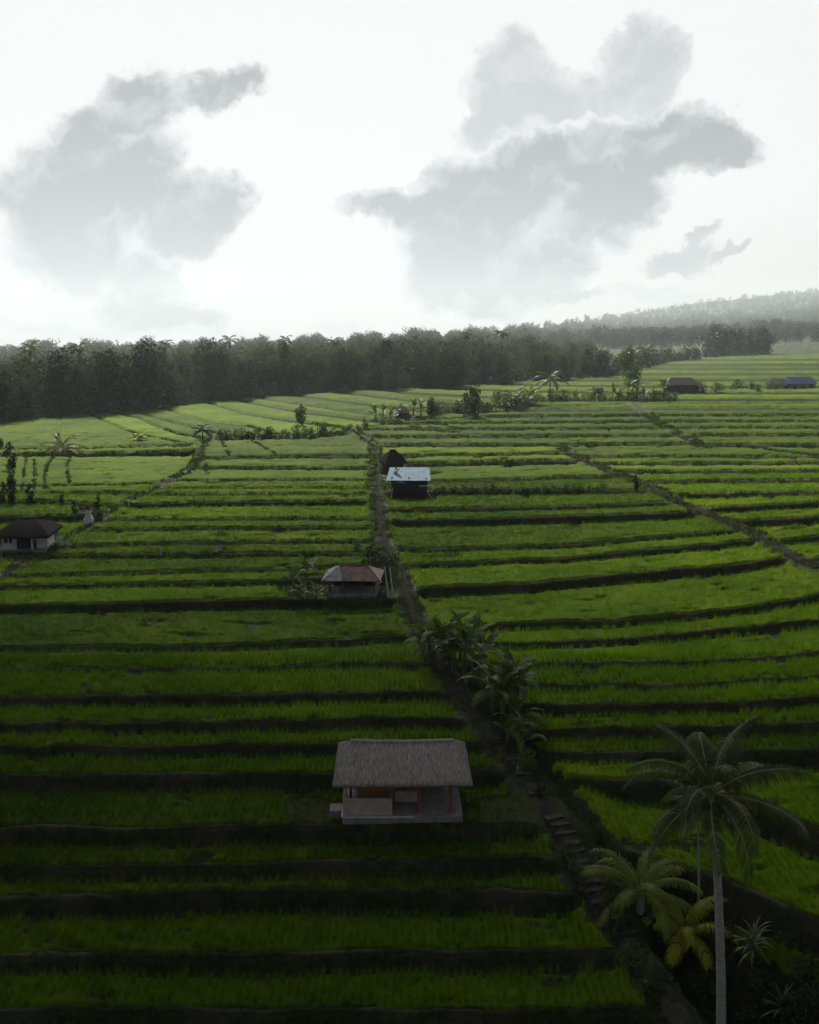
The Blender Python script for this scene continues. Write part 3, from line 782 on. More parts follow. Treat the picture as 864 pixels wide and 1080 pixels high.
# ------------------------------------------------------------------ palms
def frond_mesh(seed, L, e0, droop, leaflet, nl=44, width=.045, tip=.6, mats=None, sparse=0.0, vee=.5):
    g = np.random.default_rng(seed)
    t = np.linspace(0, 1, 15)
    ang = e0 - droop * t ** 1.3
    ds = L / 14
    X = np.concatenate([[0], np.cumsum(np.cos(ang[:-1]) * ds)]); Zz = np.concatenate([[0], np.cumsum(np.sin(ang[:-1]) * ds)])
    sw = g.uniform(-.12, .12) * L * t ** 2
    P = np.stack([X, sw, Zz], -1)
    V = []; Q = []; mi = []
    n = 5
    for i in range(15):
        r = .045 * (1 - .85 * t[i]) * (L / 3.5)
        tn = np.array([math.cos(ang[i]), 0, math.sin(ang[i])]); up = np.array([-tn[2], 0, tn[0]]); sd = np.array([0, 1, 0])
        for k in range(n):
            a = 2 * math.pi * k / n; V.append(P[i] + r * (math.cos(a) * sd + math.sin(a) * up))
    for i in range(14):
        for k in range(n): Q.append((i * n + k, i * n + (k + 1) % n, (i + 1) * n + (k + 1) % n, (i + 1) * n + k)); mi.append(1)
    for j in range(nl):
        tt = .14 + .86 * (j + g.random() * .5) / nl
        if g.random() < sparse: continue
        c = np.array([np.interp(tt, t, P[:, q]) for q in range(3)]); an = np.interp(tt, t, ang)
        tn = np.array([math.cos(an), 0, math.sin(an)]); up = np.array([-tn[2], 0, tn[0]])
        ll = leaflet * (math.sin(math.pi * (.12 + .80 * tt)) ** .6) * g.uniform(.8, 1.1)
        for sdn in (-1, 1):
            d0 = np.array([0, sdn, 0]) * .85 + tn * (.45 + .5 * tt) + up * vee * .3 * g.uniform(.3, 1.2)
            d0 /= np.linalg.norm(d0)
            p1 = c + d0 * ll * .45; d1 = d0 + np.array([0, 0, -1]) * (.5 + .5 * g.random()); d1 /= np.linalg.norm(d1)
            p2 = p1 + d1 * ll * .35; d2 = d1 + np.array([0, 0, -1]) * .9; d2 /= np.linalg.norm(d2); p3 = p2 + d2 * ll * .3
            w_ = tn * width * g.uniform(.8, 1.2)
            b = len(V); V += [c - w_ * .4, c + w_ * .4, p1 - w_ * .5, p1 + w_ * .5, p2 - w_ * .4, p2 + w_ * .4, p3 - w_ * .1, p3 + w_ * .1]
            Q += [(b, b + 1, b + 3, b + 2), (b + 2, b + 3, b + 5, b + 4), (b + 4, b + 5, b + 7, b + 6)]; mi += [0, 0, 0]
    return np_mesh('frond', np.array(V), [np.array(Q)], mats, mi=mi)

def palm(name, base, h, label, fronds, L, leaflet, lean=(0, 0), tr=.16, lm='palm', seed=0, nuts=0, nl=44, rz=0, e_rng=(-.5, 1.25), width=.045, cat='palm tree', drp=(1.2, 1.9), sparse=.06, tmat='palmtrunk'):
    g = random.Random(seed)
    root = empty(name, base, rz, label, cat)
    top = np.array([lean[0], lean[1], h])
    if h > .4:
        mb = MB(); pts = []; rad = []
        for i in range(25):
            t = i / 24; pts.append((lean[0] * t ** 1.6, lean[1] * t ** 1.6, -.4 + (h + .4) * t)); rad.append(tr * (1.5 - .5 * min(1, t * 6) - .35 * t) * (1 + .05 * (i % 2)))
        mb.tube(pts, rad, 12); mb.build('trunk', M[tmat], root, smooth=True)
    for i in range(fronds):
        e = e_rng[1] + (e_rng[0] - e_rng[1]) * (i / (fronds - 1)) ** .8 + g.uniform(-.1, .1)
        a = i * 2.399 + g.uniform(-.3, .3)
        dr = g.uniform(*drp) * (1 if e > .3 else .75)
        me = frond_mesh(seed * 100 + i, L * g.uniform(.85, 1.08), e, dr, leaflet * g.uniform(.85, 1.1), nl, width, mats=[M[lm], M['rachis']], sparse=sparse)
        link('frond', me, root, tuple(top), (g.uniform(-.3, .3), 0, a))
    for i in range(nuts):
        a = i * 2.4; mb = MB(); c = top + np.array([.26 * math.cos(a), .26 * math.sin(a), -.25 - .12 * (i % 3)])
        mb.tube([c + np.array([0, 0, dz]) for dz in (-.13, -.10, 0, .10, .14)], [.02, .09, .125, .09, .02], 8); mb.build('coconut', M['coconut'], root, smooth=True)
    return root

def on_ray(px, py, dist_xy):
    dx, dy, dz = ray(px, py); h = math.hypot(dx, dy); return np.array([dx, dy, dz]) * dist_xy / h

# tall coconut palm at the lower right
pb = ground_at(759, 1112)
rb = math.hypot(pb[0], pb[1])
ptop = on_ray(751, 838, rb)
print('palm base', pb, 'top', ptop)
palm('coconut_palm', tuple(pb), ptop[2] - pb[2], 'tall coconut palm with a pale slender trunk in the lower right corner', 20, 3.15, .66, lean=(ptop[0] - pb[0], ptop[1] - pb[1]), tr=.17, seed=3, nuts=9, nl=60, e_rng=(-.45, 1.5), drp=(.85, 1.7), sparse=.14, width=.05)
# slimmer palm right behind it
q = ground_at(738, 950); rq = math.hypot(q[0], q[1]); qt = on_ray(735, 858, rq)
palm('coconut_palm', tuple(q), qt[2] - q[2], 'slimmer coconut palm whose crown tangles behind the tall palm', 11, 2.3, .5, lean=(qt[0] - q[0], 0), tr=.06, seed=8, nl=40, e_rng=(-.2, 1.2))
# young palms on the bank
q = ground_at(676, 962)
palm('young_palm', tuple(q), .9, 'young green palm beside the footpath steps, left of the tall palm', 15, 2.7, .55, tr=.2, seed=11, lm='palm_g', nl=42, e_rng=(.1, 1.45))
bpy.data.objects['young_palm']
q = ground_at(722, 1000)
palm('young_palm', tuple(q), .7, 'yellowish young palm directly left of the pale palm trunk', 12, 2.3, .6, tr=.15, seed=14, lm='palm_y', nl=40, e_rng=(.15, 1.4), width=.06)
# distant palms and trees in the fields
def small_palm(px, py, hp, label, seed, trunk=.35, lm='palm', fr=13, spread=.55, group=None):
    p = ground_at(px, py); m = mpp_at(p); H = hp * m
    return palm('palm_tree', tuple(p), H * trunk, label, fr, H * spread, H * .16, tr=max(.12, H * .02), seed=seed, lm=lm, nl=30, width=max(.06, m * .5), e_rng=(-.1, 1.4), tmat='trunk')
small_palm(66, 477, 34, 'bushy dark palm standing over the dark bank at the far left paddies', 21, .12, fr=17, spread=.85)
small_palm(146, 466, 22, 'pale young palm on the bank right of the bushy dark palm', 22, .2, 'palm_y')
small_palm(213, 463, 22, 'small slender palm on the bank at the corner of the big left paddy', 23, .45)
small_palm(542, 431, 34, 'broad pale palm in the middle of the far tree row', 24, .3, fr=16)
small_palm(580, 423, 37, 'tall palm with a dark trunk rising from the far bushes', 25, .55)
small_palm(627, 424, 21, 'small dark palm right of the tall trunked far palm', 26, .5)
small_palm(679, 386, 26, 'lone hazy palm left of the big dark tree clump', 27, .6)
small_palm(134, 434, 62, 'very tall thin palm rising through the left forest edge', 28, .72, spread=.25)
small_palm(262, 462, 16, 'low spiky palm in the bush line above the left terraces', 29, .2, 'palm_y')

for i, (x, yb_, h_) in enumerate([(36, 442, 84), (176, 430, 74), (244, 422, 70), (302, 418, 66), (352, 413, 58), (489, 407, 60), (528, 404, 58), (86, 436, 78)]):
    p = ground_at(x, yb_ - 2); m = mpp_at(p); H = h_ * m
    palm('palm_tree', tuple(p), H * .86, 'slender tall palm whose crown rises among the forest edge trees', 11, H * .17, H * .05, tr=.16, seed=60 + i, nl=16, width=m * .7, e_rng=(-.3, 1.3), tmat='trunk')['group'] = 'palms in the forest edge'
# cordyline with striped leaves, and a grey plant
def rosette(name, p, n, L, mat, label, h, seed, width, cat='plant', droop=1.5):
    g = random.Random(seed); root = empty(name, tuple(p), 0, label, cat)
    MB().tube([(0, 0, -.2), (0.02, 0, h * .5), (0, 0.02, h)], [.05, .04, .03], 6).build('stem', M['bstem'], root)
    V = []; Q = []
    for i in range(n):
        a = i * 2.399; e = 1.35 - 1.3 * (i / n) + g.uniform(-.1, .1); z0 = h * (1 - .5 * i / n); l = L * g.uniform(.8, 1.1)
        P = []; c = np.array([0, 0, z0]); 
        for k in range(7):
            P.append(c.copy()); an = e - droop * (k / 6) ** 1.3; c = c + l / 6 * np.array([math.cos(an) * math.cos(a), math.cos(an) * math.sin(a), math.sin(an)])
        sd = np.array([-math.sin(a), math.cos(a), 0]); b = len(V)
        for k, c in enumerate(P):
            ww = width * math.sin(math.pi * min(1, .15 + .85 * k / 6)) + .003
            V += [c - sd * ww, c + np.array([0, 0, -ww * .35]), c + sd * ww]
        for k in range(6):
            Q += [(b + k * 3, b + k * 3 + 1, b + k * 3 + 4, b + k * 3 + 3), (b + k * 3 + 1, b + k * 3 + 2, b + k * 3 + 5, b + k * 3 + 4)]
    link('leaves', np_mesh('leaves', np.array(V), [np.array(Q)], mat, smooth=True), root)
    return root
rosette('cordyline', ground_at(793, 1016), 34, 1.05, M['dracaena'], 'striped spiky leaved plant on the dark bank right of the palm trunk', 1.1, 1, .045)
rosette('agave', ground_at(826, 1070), 26, 1.0, M['leaf_pale'], 'greyish spiky plant at the bottom right corner', .4, 2, .05, droop=.8)

# ------------------------------------------------------------------ banana plants
def banana_leaf(seed, L, W, e0, droop):
    g = np.random.default_rng(seed); nseg = 16; V = []; Q = []; mi = []
    t = np.linspace(0, 1, nseg + 1); ang = e0 - droop * t ** 1.4; c = np.zeros(3)
    stalk = .16; P = []
    for k in range(nseg + 1):
        P.append(c.copy()); c = c + L / nseg * np.array([math.cos(ang[k]), 0, math.sin(ang[k])])
    for k in range(nseg + 1):
        tt = t[k]; ww = 0.02 if tt < stalk else W * .5 * (math.sin(math.pi * ((tt - stalk) / (1 - stalk)) ** .75 * .97 + .05) ** .6 if tt < 1 else .03)
        n_ = np.array([-math.sin(ang[k]), 0, math.cos(ang[k])])
        tear = g.uniform(-.09, .09)
        for q in (-1, -.5, 0, .5, 1):
            V.append(P[k] + np.array([0, q * ww, 0]) + n_ * (abs(q) * ww * (.35 + tear * 2)) + np.array([0, 0, -abs(q) ** 2 * ww * .35]))
    for k in range(nseg):
        for q in range(4):
            if t[k] > stalk + .05 and g.random() < .07 and q in (0, 3): continue
            Q.append((k * 5 + q, k * 5 + q + 1, (k + 1) * 5 + q + 1, (k + 1) * 5 + q)); mi.append(0)
    b = len(V)
    for k in range(nseg + 1):
        r = .03 * (1 - .8 * t[k]) * L / 2
        V += [P[k] + np.array([0, -r, -r * .2 + .006]), P[k] + np.array([0, 0, r + .006]), P[k] + np.array([0, r, -r * .2 + .006])]
    for k in range(nseg):
        Q += [(b + k * 3, b + k * 3 + 1, b + k * 3 + 4, b + k * 3 + 3), (b + k * 3 + 1, b + k * 3 + 2, b + k * 3 + 5, b + k * 3 + 4)]; mi += [1, 1]
    return np_mesh('leaf', np.array(V), [np.array(Q)], [M['banana'], M['midrib']], mi=mi, smooth=True)

def banana_proto(seed, h=1.0, n=9):
    g = random.Random(seed); root = empty('banana_plant', (0, 0, -500), 0, 'banana plant', 'banana plant')
    MB().tube([(0, 0, -.3), (.02, 0, h * .5), (.04, .02, h)], [.14, .11, .06], 9).build('stem', M['bstem'], root, smooth=True)
    for i in range(n):
        e = 1.4 - 1.15 * i / n + g.uniform(-.12, .12)
        me = banana_leaf(seed * 50 + i, g.uniform(1.5, 2.2), g.uniform(.42, .58), e, g.uniform(.9, 1.9))
        link('leaf', me, root, (.04, .02, h - .04 * i), (g.uniform(-.35, .35), 0, i * 2.399 + g.uniform(-.3, .3)))
    return root
BP = [banana_proto(i, [1.5, 1.1, .8, 1.9][i], [10, 9, 8, 10][i]) for i in range(4)]
clump = [(452,700,1.15,0,'in the upper clump, nearest the footpath'), (466,706,1.2,3,'in the upper clump, front left'), (478,712,1.1,0,'in the upper clump, front middle'), (490,716,1.25,3,'in the upper clump, tallest, front right'),
         (470,692,1.0,1,'in the upper clump, back middle'), (486,698,1.1,3,'in the upper clump, back right'), (500,722,1.0,1,'between the upper and lower clumps'), (455,690,.9,1,'in the upper clump, far back left'), (508,708,1.0,0,'at the right edge of the upper clump'),
         (520,752,1.15,0,'in the lower clump, on its left'), (530,764,1.1,3,'in the lower clump, front'), (540,752,1.2,3,'in the lower clump, with the highest upright leaf'), (548,772,1.0,1,'in the lower clump, front right'), (536,782,.9,2,'low at the foot of the lower clump beside the path'),
         (552,790,.8,2,'lowest on the path edge below the clump'), (524,738,.95,1,'in the lower clump, at its back'), (546,742,.9,0,'in the lower clump, back right')]
for i, (x, y, s_, k, where) in enumerate(clump):
    p = ground_at(x, y); place(BP[k], p, s=s_ * .98, label='banana plant ' + where, cat='banana plant', group='banana plants beside the footpath')
for i, (x, y, s_, k, where) in enumerate([(309,622,.72,0,'left end of the four beside the rusty roofed shelter'), (324,616,.75,3,'tallest of the four beside the rusty roofed shelter'), (318,632,.6,2,'front left of the four beside the rusty roofed shelter'), (333,632,.6,2,'nearest the post of the rusty roofed shelter')]):
    p = ground_at(x, y); o = place(BP[k], p, s=s_, label='small banana plant, ' + where, cat='banana plant', group='small banana plants by the shelter')
p = ground_at(413, 517); place(BP[1], p, s=1.0, label='banana plant in front of the left corner of the blue roofed hut', cat='banana plant')
for i, (x, y) in enumerate([(404,441), (412,443), (419,441), (436,439), (443,440), (397,443)]):
    p = ground_at(x, y); place(BP[i % 4], p, s=1.15, label='banana plant around the small dark thatched hut in the far tree row', cat='banana plant', group='banana plants by the far hut')
for i, (x, y) in enumerate([(646,422), (654,423), (662,421), (671,423), (680,422), (690,423), (700,422), (560,427), (553,428)]):
    p = ground_at(x, y); place(BP[(i + 1) % 4], p, s=1.35, label='pale banana plant in the bushy row on the edge of the upper right paddies', cat='banana plant', group='banana plants on the upper right')

# ------------------------------------------------------------------ shrubs and field trees
SH = [tree_proto('shrub', 200 + i, 1.0, 1.25, 9, 420, .075, M['leaf_dark'], None, 'shrub', 'round', .05, .03) for i in range(3)]
SM = [tree_proto('shrub', 210 + i, 1.0, 1.3, 9, 420, .075, M['leaf_mid'], None, 'shrub', 'round', .05, .03) for i in range(3)]
SP = [tree_proto('shrub', 220 + i, 1.0, 1.2, 8, 360, .08, M['leaf_pale'], None, 'shrub', 'round', .05, .03) for i in range(2)]
CO = [tree_proto('columnar_shrub', 230 + i, 1.0, .5, 10, 520, .055, M['leaf_dark'], None, 'shrub', 'column', .06, .03) for i in range(2)]
TM = [tree_proto('field_tree', 240 + i, 1.0, .75, 12, 900, .05, M['leaf_dark'], None, 'tree', ['round', 'cone'][i % 2], .2, .03) for i in range(2)]
TL = [tree_proto('field_tree', 250 + i, 1.0, .7, 12, 800, .05, M['leaf_mid'], None, 'tree', 'round', .25, .03) for i in range(2)]
def put(proto, px, py, hp, label, cat, group=None, sz=None):
    p = ground_at(px, py); return place(proto, p, s=hp * mpp_at(p), label=label, cat=cat, group=group, sz=sz)
g = random.Random(9)
put(TM[0], 500, 442, 36, 'dark rounded tree at the left end of the far tree row', 'tree')
put(TM[1], 457, 442, 24, 'dark pointed tree right of the small dark thatched hut', 'tree')
put(TM[0], 632, 398, 30, 'dark hazy tree standing behind the upper right paddies', 'tree')
put(TL[0], 661, 404, 38, 'pale feathery tree right of the dark hazy tree', 'tree')
put(TL[1], 668, 412, 30, 'lower pale tree in front of the feathery one', 'tree')
put(TL[0], 318, 450, 24, 'small dark tree rising over the bush line left of the footpath top', 'tree')
put(TM[1], 444, 408, 24, 'narrow dark tree at the edge of the wood above the far left hut', 'tree')
put(TL[1], 101, 436, 26, 'rusty green round tree at the left forest edge', 'tree')
put(TM[0], 237, 424, 24, 'low round dark tree at the middle of the forest edge', 'tree')
for i in range(26):
    x = 222 + i * 8.2 + g.uniform(-3, 3)
    put((SH + SM)[i % 6], x, float(interp(YB, x)) + g.uniform(-1, 2), g.uniform(5, 12), 'rounded green shrub in the bush line above the left terraces', 'shrub', 'shrubs of the bush line above the left terraces')
for i in range(20):
    x = 462 + i * 5.2 + g.uniform(-2, 2)
    put((SM + SH)[i % 6], x, 439 + g.uniform(-3, 2) - (x - 462) * .11, g.uniform(9, 16), 'green shrub under the trees of the far tree row', 'shrub', 'shrubs under the far tree row')
for i in range(22):
    x = 566 + i * 7.0 + g.uniform(-3, 3)
    put((SP + SM)[i % 5], x, 424 + g.uniform(-2, 1), g.uniform(8, 14), 'pale green shrub in the row edging the upper right paddies', 'shrub', 'pale shrubs edging the upper right paddies')
for i in range(11):
    x = 726 + i * 9.2 + g.uniform(-3, 3)
    put((SH + SM)[i % 6], x, 413 + g.uniform(-2, 1), g.uniform(7, 12), 'dark shrub between the two hazy houses on the right', 'shrub', 'shrubs between the right hand houses')
for i in range(24):
    x = 458 + i * 7.8 + g.uniform(-2, 2)
    put((SH + SM[:1])[i % 4], x, 521 - (x - 458) * .015 + g.uniform(-.6, .8), g.uniform(5.5, 10), 'low dark shrub in the hedge row right of the blue roofed hut', 'shrub', 'hedge row shrubs')
put(CO[0], 671, 517, 16, 'single upright dark shrub where the side path starts', 'shrub')
for i, (x, y, h_) in enumerate([(688,519,6), (694,522,6), (702,524,7), (714,529,8), (720,532,7), (727,534,5)]):
    put(SM[i % 3], x, y, h_, 'small green shrub on the side path bank', 'shrub', 'shrubs on the side path bank')
put(SH[0], 731, 467, 10, 'dark shrub at the lower end of the far divider on the right', 'shrub')
put(CO[1], 790, 563, 7, 'tiny dark bush beside the side path on the right', 'shrub')
put(SH[1], 396, 605, 24, 'tall dark bush beside the path behind the rusty roofed shelter', 'shrub', sz=1.4)
put(SH[2], 407, 612, 22, 'dark bush between the path and the leaning poles', 'shrub', sz=1.3)
put(SH[0], 378, 581, 9, 'small dark bush at the end of a terrace left of the path', 'shrub')
for i, (x, y, h_) in enumerate([(389,478,8), (390,490,9), (389,503,9), (392,548,10), (391,558,9), (393,536,8), (388,515,8), (391,570,10)]):
    put((SM + SP)[i % 5], x, y, h_, 'yellowish green shrub on the left edge of the upper footpath', 'shrub', 'shrubs lining the upper footpath')
for i, (x, y, h_, lb) in enumerate([(11,497,32,'tallest dark columnar tree at the left edge, under the palm bank'), (14,520,26,'dark columnar tree below the tallest one at the left edge'), (3,532,26,'dark columnar shrub touching the left picture edge'), (14,534,24,'dark columnar shrub right of the one touching the left edge'),
                                   (33,530,22,'lone dark upright shrub in the curved paddy'), (66,534,15,'brownish upright shrub at the paddy corner'), (78,541,14,'upper of two dark upright shrubs right of the field strip'), (80,552,15,'lower of two dark upright shrubs right of the field strip'), (104,533,13,'dark upright shrub above the white shrine'), (2,472,12,'dark bush on the far bank at the left picture edge')]):
    put(CO[i % 2], x, y, h_, lb, 'shrub')
for i, x in enumerate([87, 98, 101, 106]):
    put(SH[i % 3], x, 549 - i, 9, 'dark little bush beside the white shrine', 'shrub', 'bushes around the shrine')
# shrubs on the bank at the lower right
for i, (x, y, h_) in enumerate([(600,905,20), (612,925,18), (640,960,26), (655,985,30), (700,1005,24), (770,1000,26), (690,1040,30), (735,1050,30), (800,1040,26), (850,1030,30), (845,1075,34), (790,1085,30), (664,1015,24), (830,1000,20), (862,1060,26), (645,940,22)]):
    put((SM + SH)[i % 6], x, y, h_, 'leafy green shrub on the dark bank below the palms', 'shrub', 'shrubs on the palm bank')
put(SM[0], 556, 812, 22, 'leafy shrub at the path edge under the lower banana clump', 'shrub')
put(SH[2], 572, 838, 18, 'dark shrub over the ditch right of the path', 'shrub')

# ------------------------------------------------------------------ huts
def thatch_roof(parent, w, d, rw, rise, z0, mat, thick=.16, name='roof', straws=5200, straw_mat=None, seed=0, curve=.12, sag=.0):
    """hipped thatch: eave w x d at height z0, ridge rw long, rise high"""
    g = np.random.default_rng(seed)
    nu, nv = 36, 14; V = []; Q = []
    # four sides generated from eave rectangle to ridge line
    def P(side, u, v):
        bulge = curve * math.sin(math.pi * v)
        ex, ey = w / 2, d / 2; rx = rw / 2
        if side == 0: a = np.array([-ex + 2 * ex * u, -ey, 0]); b = np.array([-rx + 2 * rx * u, 0, rise])
        if side == 2: a = np.array([ex - 2 * ex * u, ey, 0]); b = np.array([rx - 2 * rx * u, 0, rise])
        if side == 1: a = np.array([ex, -ey + 2 * ey * u, 0]); b = np.array([rx, 0, rise])
        if side == 3: a = np.array([-ex, ey - 2 * ey * u, 0]); b = np.array([-rx, 0, rise])
        p = a * (1 - v) + b * v; o = p * np.array([1, 1, 0]); n = np.linalg.norm(o) + 1e-6
        p = p + np.array([o[0] / n * .5 * bulge, o[1] / n * .5 * bulge, bulge])
        p[2] += z0 - sag * math.sin(math.pi * (p[0] / w + .5)) * v
        return p
    for side in range(4):
        b = len(V)
        for j in range(nv + 1):
            for i in range(nu + 1):
                p = P(side, i / nu, j / nv); e = g.normal(0, .018, 3) * (1 if 0 < i < nu else .3); e[2] -= .03 * g.random() * (j == 0); V.append(p + e)
        for j in range(nv):
            for i in range(nu): Q.append((b + j * (nu + 1) + i, b + j * (nu + 1) + i + 1, b + (j + 1) * (nu + 1) + i + 1, b + (j + 1) * (nu + 1) + i))
        # underside & rim
        b2 = len(V)
        for i in range(nu + 1): V.append(P(side, i / nu, 0) + np.array([0, 0, -thick]) * (1 + .15 * g.random()))
        for i in range(nu): Q.append((b + i + 1, b + i, b2 + i, b2 + i + 1))
        b3 = len(V)
        for i in range(nu + 1):
            p = P(side, i / nu, 1) + np.array([0, 0, -thick]); V.append(p)
        for i in range(nu): Q.append((b2 + i, b3 + i, b3 + i + 1, b2 + i + 1))
    sm = len(Q); mi = [0] * sm
    for k in range(straws):                      # loose straws lying down the slope
        side = [0, 0, 0, 1, 3, 2][g.integers(6)]; u = g.random(); v = g.random() ** 1.1 if k % 7 else 0.0
        a = P(side, u, v); l = .30 + .35 * g.random(); v2 = max(0, v - l / 2.4)
        c = P(side, np.clip(u + g.normal(0, .006), 0, 1), v2)
        if v - l / 2.4 < 0: c = c + np.array([0, 0, -.12 * g.random()]) + (c - P(side, u, .1)) * .25 * g.random()
        ww = .008 + .010 * g.random(); sd = np.array([1, 0, 0]) if side in (0, 2) else np.array([0, 1, 0])
        up = np.array([0, 0, .012 + .03 * g.random()])
        b = len(V); V += [a - sd * ww + up, a + sd * ww + up, c + sd * ww * .6 + up * 1.6, c - sd * ww * .6 + up * 1.6]; Q.append((b, b + 1, b + 2, b + 3)); mi.append(1)
    me = np_mesh(name, np.array(V), [np.array(Q)], [mat, straw_mat or mat], mi=mi)
    o = link(name, me, parent)
    # ridge cap
    mb = MB(); pts = []
    for i in range(15):
        x = -rw / 2 - .1 + (rw + .2) * i / 14; pts.append((x, g.normal(0, .01), z0 + rise + .03 - sag * math.sin(math.pi * (x / w + .5))))
    mb.tube(pts, [.09 + .02 * g.random() for _ in pts], 7); mb.build('ridge_cap', straw_mat or mat, o)
    return o

# ---- thatched hut in the foreground
hp = ground_at(424, 869); hp[2] = min(hp[2], sample_z(hp[:2])) 
HY = hp[1]
m0 = mpp_at(hp); print('hut1', hp, 'm/px', m0, 'width', 127 * m0)
hut = empty('thatched_hut', (hp[0], HY + 2.0, hp[2] + .02), R(1.0), 'open fronted hut with a grey thatched roof, rosy walls and red posts', 'hut')
W = 127 * m0; D = 3.9
MB().box((0, 0, .0), (W, D, .62)).build('platform', M['slab'], hut, bevel=.02)
MB().box((-W * .5 + .37 * W * .5 * 1.6 + .02, -D / 2 - .03, .29), (W * .59, .06, .05)).box((-W / 2 - .03, -D / 2 + .6, .30), (.06, 1.25, .05)).build('edge_trim', M['white'], hut)
MB().box((-W * .5 + 1.17, -D / 2 + .16, .72), (2.3, .14, .82)).box((-W * .5 + .08, -D / 2 + .85, .72), (.14, 1.22, .82)).box((-W * .5 + 2.25, -D / 2 + .85, .72), (.14, 1.22, .82)).build('low_wall', M['plaster'], hut, bevel=.015)
MB().box((-W * .5 + 1.55, -.7, 1.3), (1.6, .1, 1.98)).box((-W * .5 + .7, .4, 1.3), (.1, 2.3, 1.98)).box((-W * .5 + 2.4, .4, 1.3), (.1, 2.3, 1.98)).build('room_wall', M['orange'], hut)
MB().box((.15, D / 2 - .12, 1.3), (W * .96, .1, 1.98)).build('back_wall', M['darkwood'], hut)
MB().box((.05, -.15, .62), (1.35, .9, .5)).box((.05, -.15, .92), (1.5, 1.05, .07)).build('bench', M['plaster'], hut, bevel=.01)
MB().box((.05, .62, 1.28), (1.6, .06, .72)).build('white_panel', M['white'], hut)
for (x, y) in ((W * .5 - .55, -D / 2 + .3), (W * .5 - 2.0, -D / 2 + .5), (W * .5 - .3, D / 2 - .3), (-W * .5 + .4, D / 2 - .3), (-W * .5 + 2.35, -D / 2 + 1.55), (-W * .5 + .35, -D / 2 + 1.3)):
    fr = x > 0 and y < 0
    MB().box((x, y, 1.22 if y < 0 else 1.12), (.15 if fr else .11, .15 if fr else .11, 1.84 if y < 0 else 1.64)).box((x, y, .4), (.24, .24, .18)).build('post', M['redpost'] if fr else M['wood'], hut, bevel=.01)
MB().box((0, -D / 2 + .25, 2.06), (W, .12, .12)).box((0, D / 2 - .25, 2.0), (W - .3, .12, .14)).box((-W / 2 + .3, 0, 2.08), (.12, D - .8, .12)).box((W / 2 - .3, 0, 2.08), (.12, D - .8, .12)).build('roof_beam', M['wood'], hut)
thatch_roof(hut, 147 * m0 * .985, D + 1.0, 108 * m0, 1.12, 2.12, M['thatch'], straw_mat=M['straw'], seed=4, straws=16000, sag=.10, curve=.02)
MB().box((W * .5 - .78, -D / 2 - .12, 1.86), (.2, .05, .34)).tube([(W * .5 - .78, -D / 2 - .12, 2.0), (W * .5 - .78, -D / 2 - .12, 2.3)], .012, 5).build('hanging_cloth', M['yellow'], hut)
MB().box((-W / 2 - .35, -D / 2 + .9, .12), (.55, .8, .5)).build('side_step', M['slab'], hut, bevel=.02)

# ---- shelter with a grey and rusty tin roof
sp_ = ground_at(372, 630); ms = mpp_at(sp_); print('shelter', sp_, ms)
sh = empty('open_shelter', (sp_[0], sp_[1] + 1.4, sp_[2]), R(-3), 'open shelter with a half grey, half rusty tin hip roof beside small banana plants', 'shelter')
w = 54 * ms; d = 2.9
MB().box((0, 0, .1), (w * .95, d, .5)).build('platform', M['slab'], sh, bevel=.02)
for x in (-w / 2 + .25, -w / 6, w / 6, w / 2 - .25):
    for y in (-d / 2 + .2, d / 2 - .2):
        MB().box((x, y, .9), (.13, .13, 1.3)).build('post', M['wood'], sh)
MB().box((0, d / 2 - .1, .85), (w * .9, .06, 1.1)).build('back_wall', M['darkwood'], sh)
MB().box((-w / 2 + .55, -d / 2 + .5, .55), (.8, .5, .42)).build('bench', M['slab'], sh)
ew, ed, rw_, rz0, rise = 62 * ms, d + 1.0, 30 * ms, 1.46, .8
def hip_panel(pts, mat, name, parent):
    t = .04; vs = [tuple(p) for p in pts] + [(p[0], p[1], p[2] - t) for p in pts]; n = len(pts)
    fs = [tuple(range(n)), tuple(range(2 * n - 1, n - 1, -1))] + [((i + 1) % n, i, n + i, n + (i + 1) % n) for i in range(n)]
    return MB().add(vs, fs).build(name, mat, parent)
a, b, c, d_ = (-ew/2, -ed/2, rz0), (ew/2, -ed/2, rz0), (ew/2, ed/2, rz0), (-ew/2, ed/2, rz0); r0, r1 = (-rw_/2, 0, rz0+rise), (rw_/2, 0, rz0+rise)
rf = hip_panel([a, (-.12 * ew, -ed / 2, rz0), r0], M['tin_grey'], 'grey_roof_sheet', sh)
hip_panel([(-.12 * ew + .004, -ed / 2, rz0), b, r1, (r0[0] + .004, 0, rz0 + rise)], M['tin_rust'], 'rusty_roof_sheet', sh)
hip_panel([b, c, (r1[0], .004, r1[2])], M['tin_rust'], 'rusty_roof_sheet', sh)
hip_panel([c, d_, (r0[0], .006, r0[2]), (r1[0], .006, r1[2])], M['tin_rust'], 'rusty_roof_sheet', sh)
hip_panel([d_, a, (r0[0] - .004, 0, r0[2])], M['tin_grey'], 'grey_roof_sheet', sh)
MB().tube([r0, r1], .06, 6).tube([r0, (-.12 * ew, -ed/2, rz0 + .02)], .05, 6).tube([r1, b], .05, 6).build('ridge_cap', M['wood'], sh)
MB().tube([(w / 2 - .1, -d / 2 + .1, 1.0), (w / 2 + .35, -d / 2, 1.35)], .04, 6).box((w / 2 + .1, -d / 2, 1.35), (.35, .3, .25), rz=.4).build('corner_shelf', M['white'], sh)
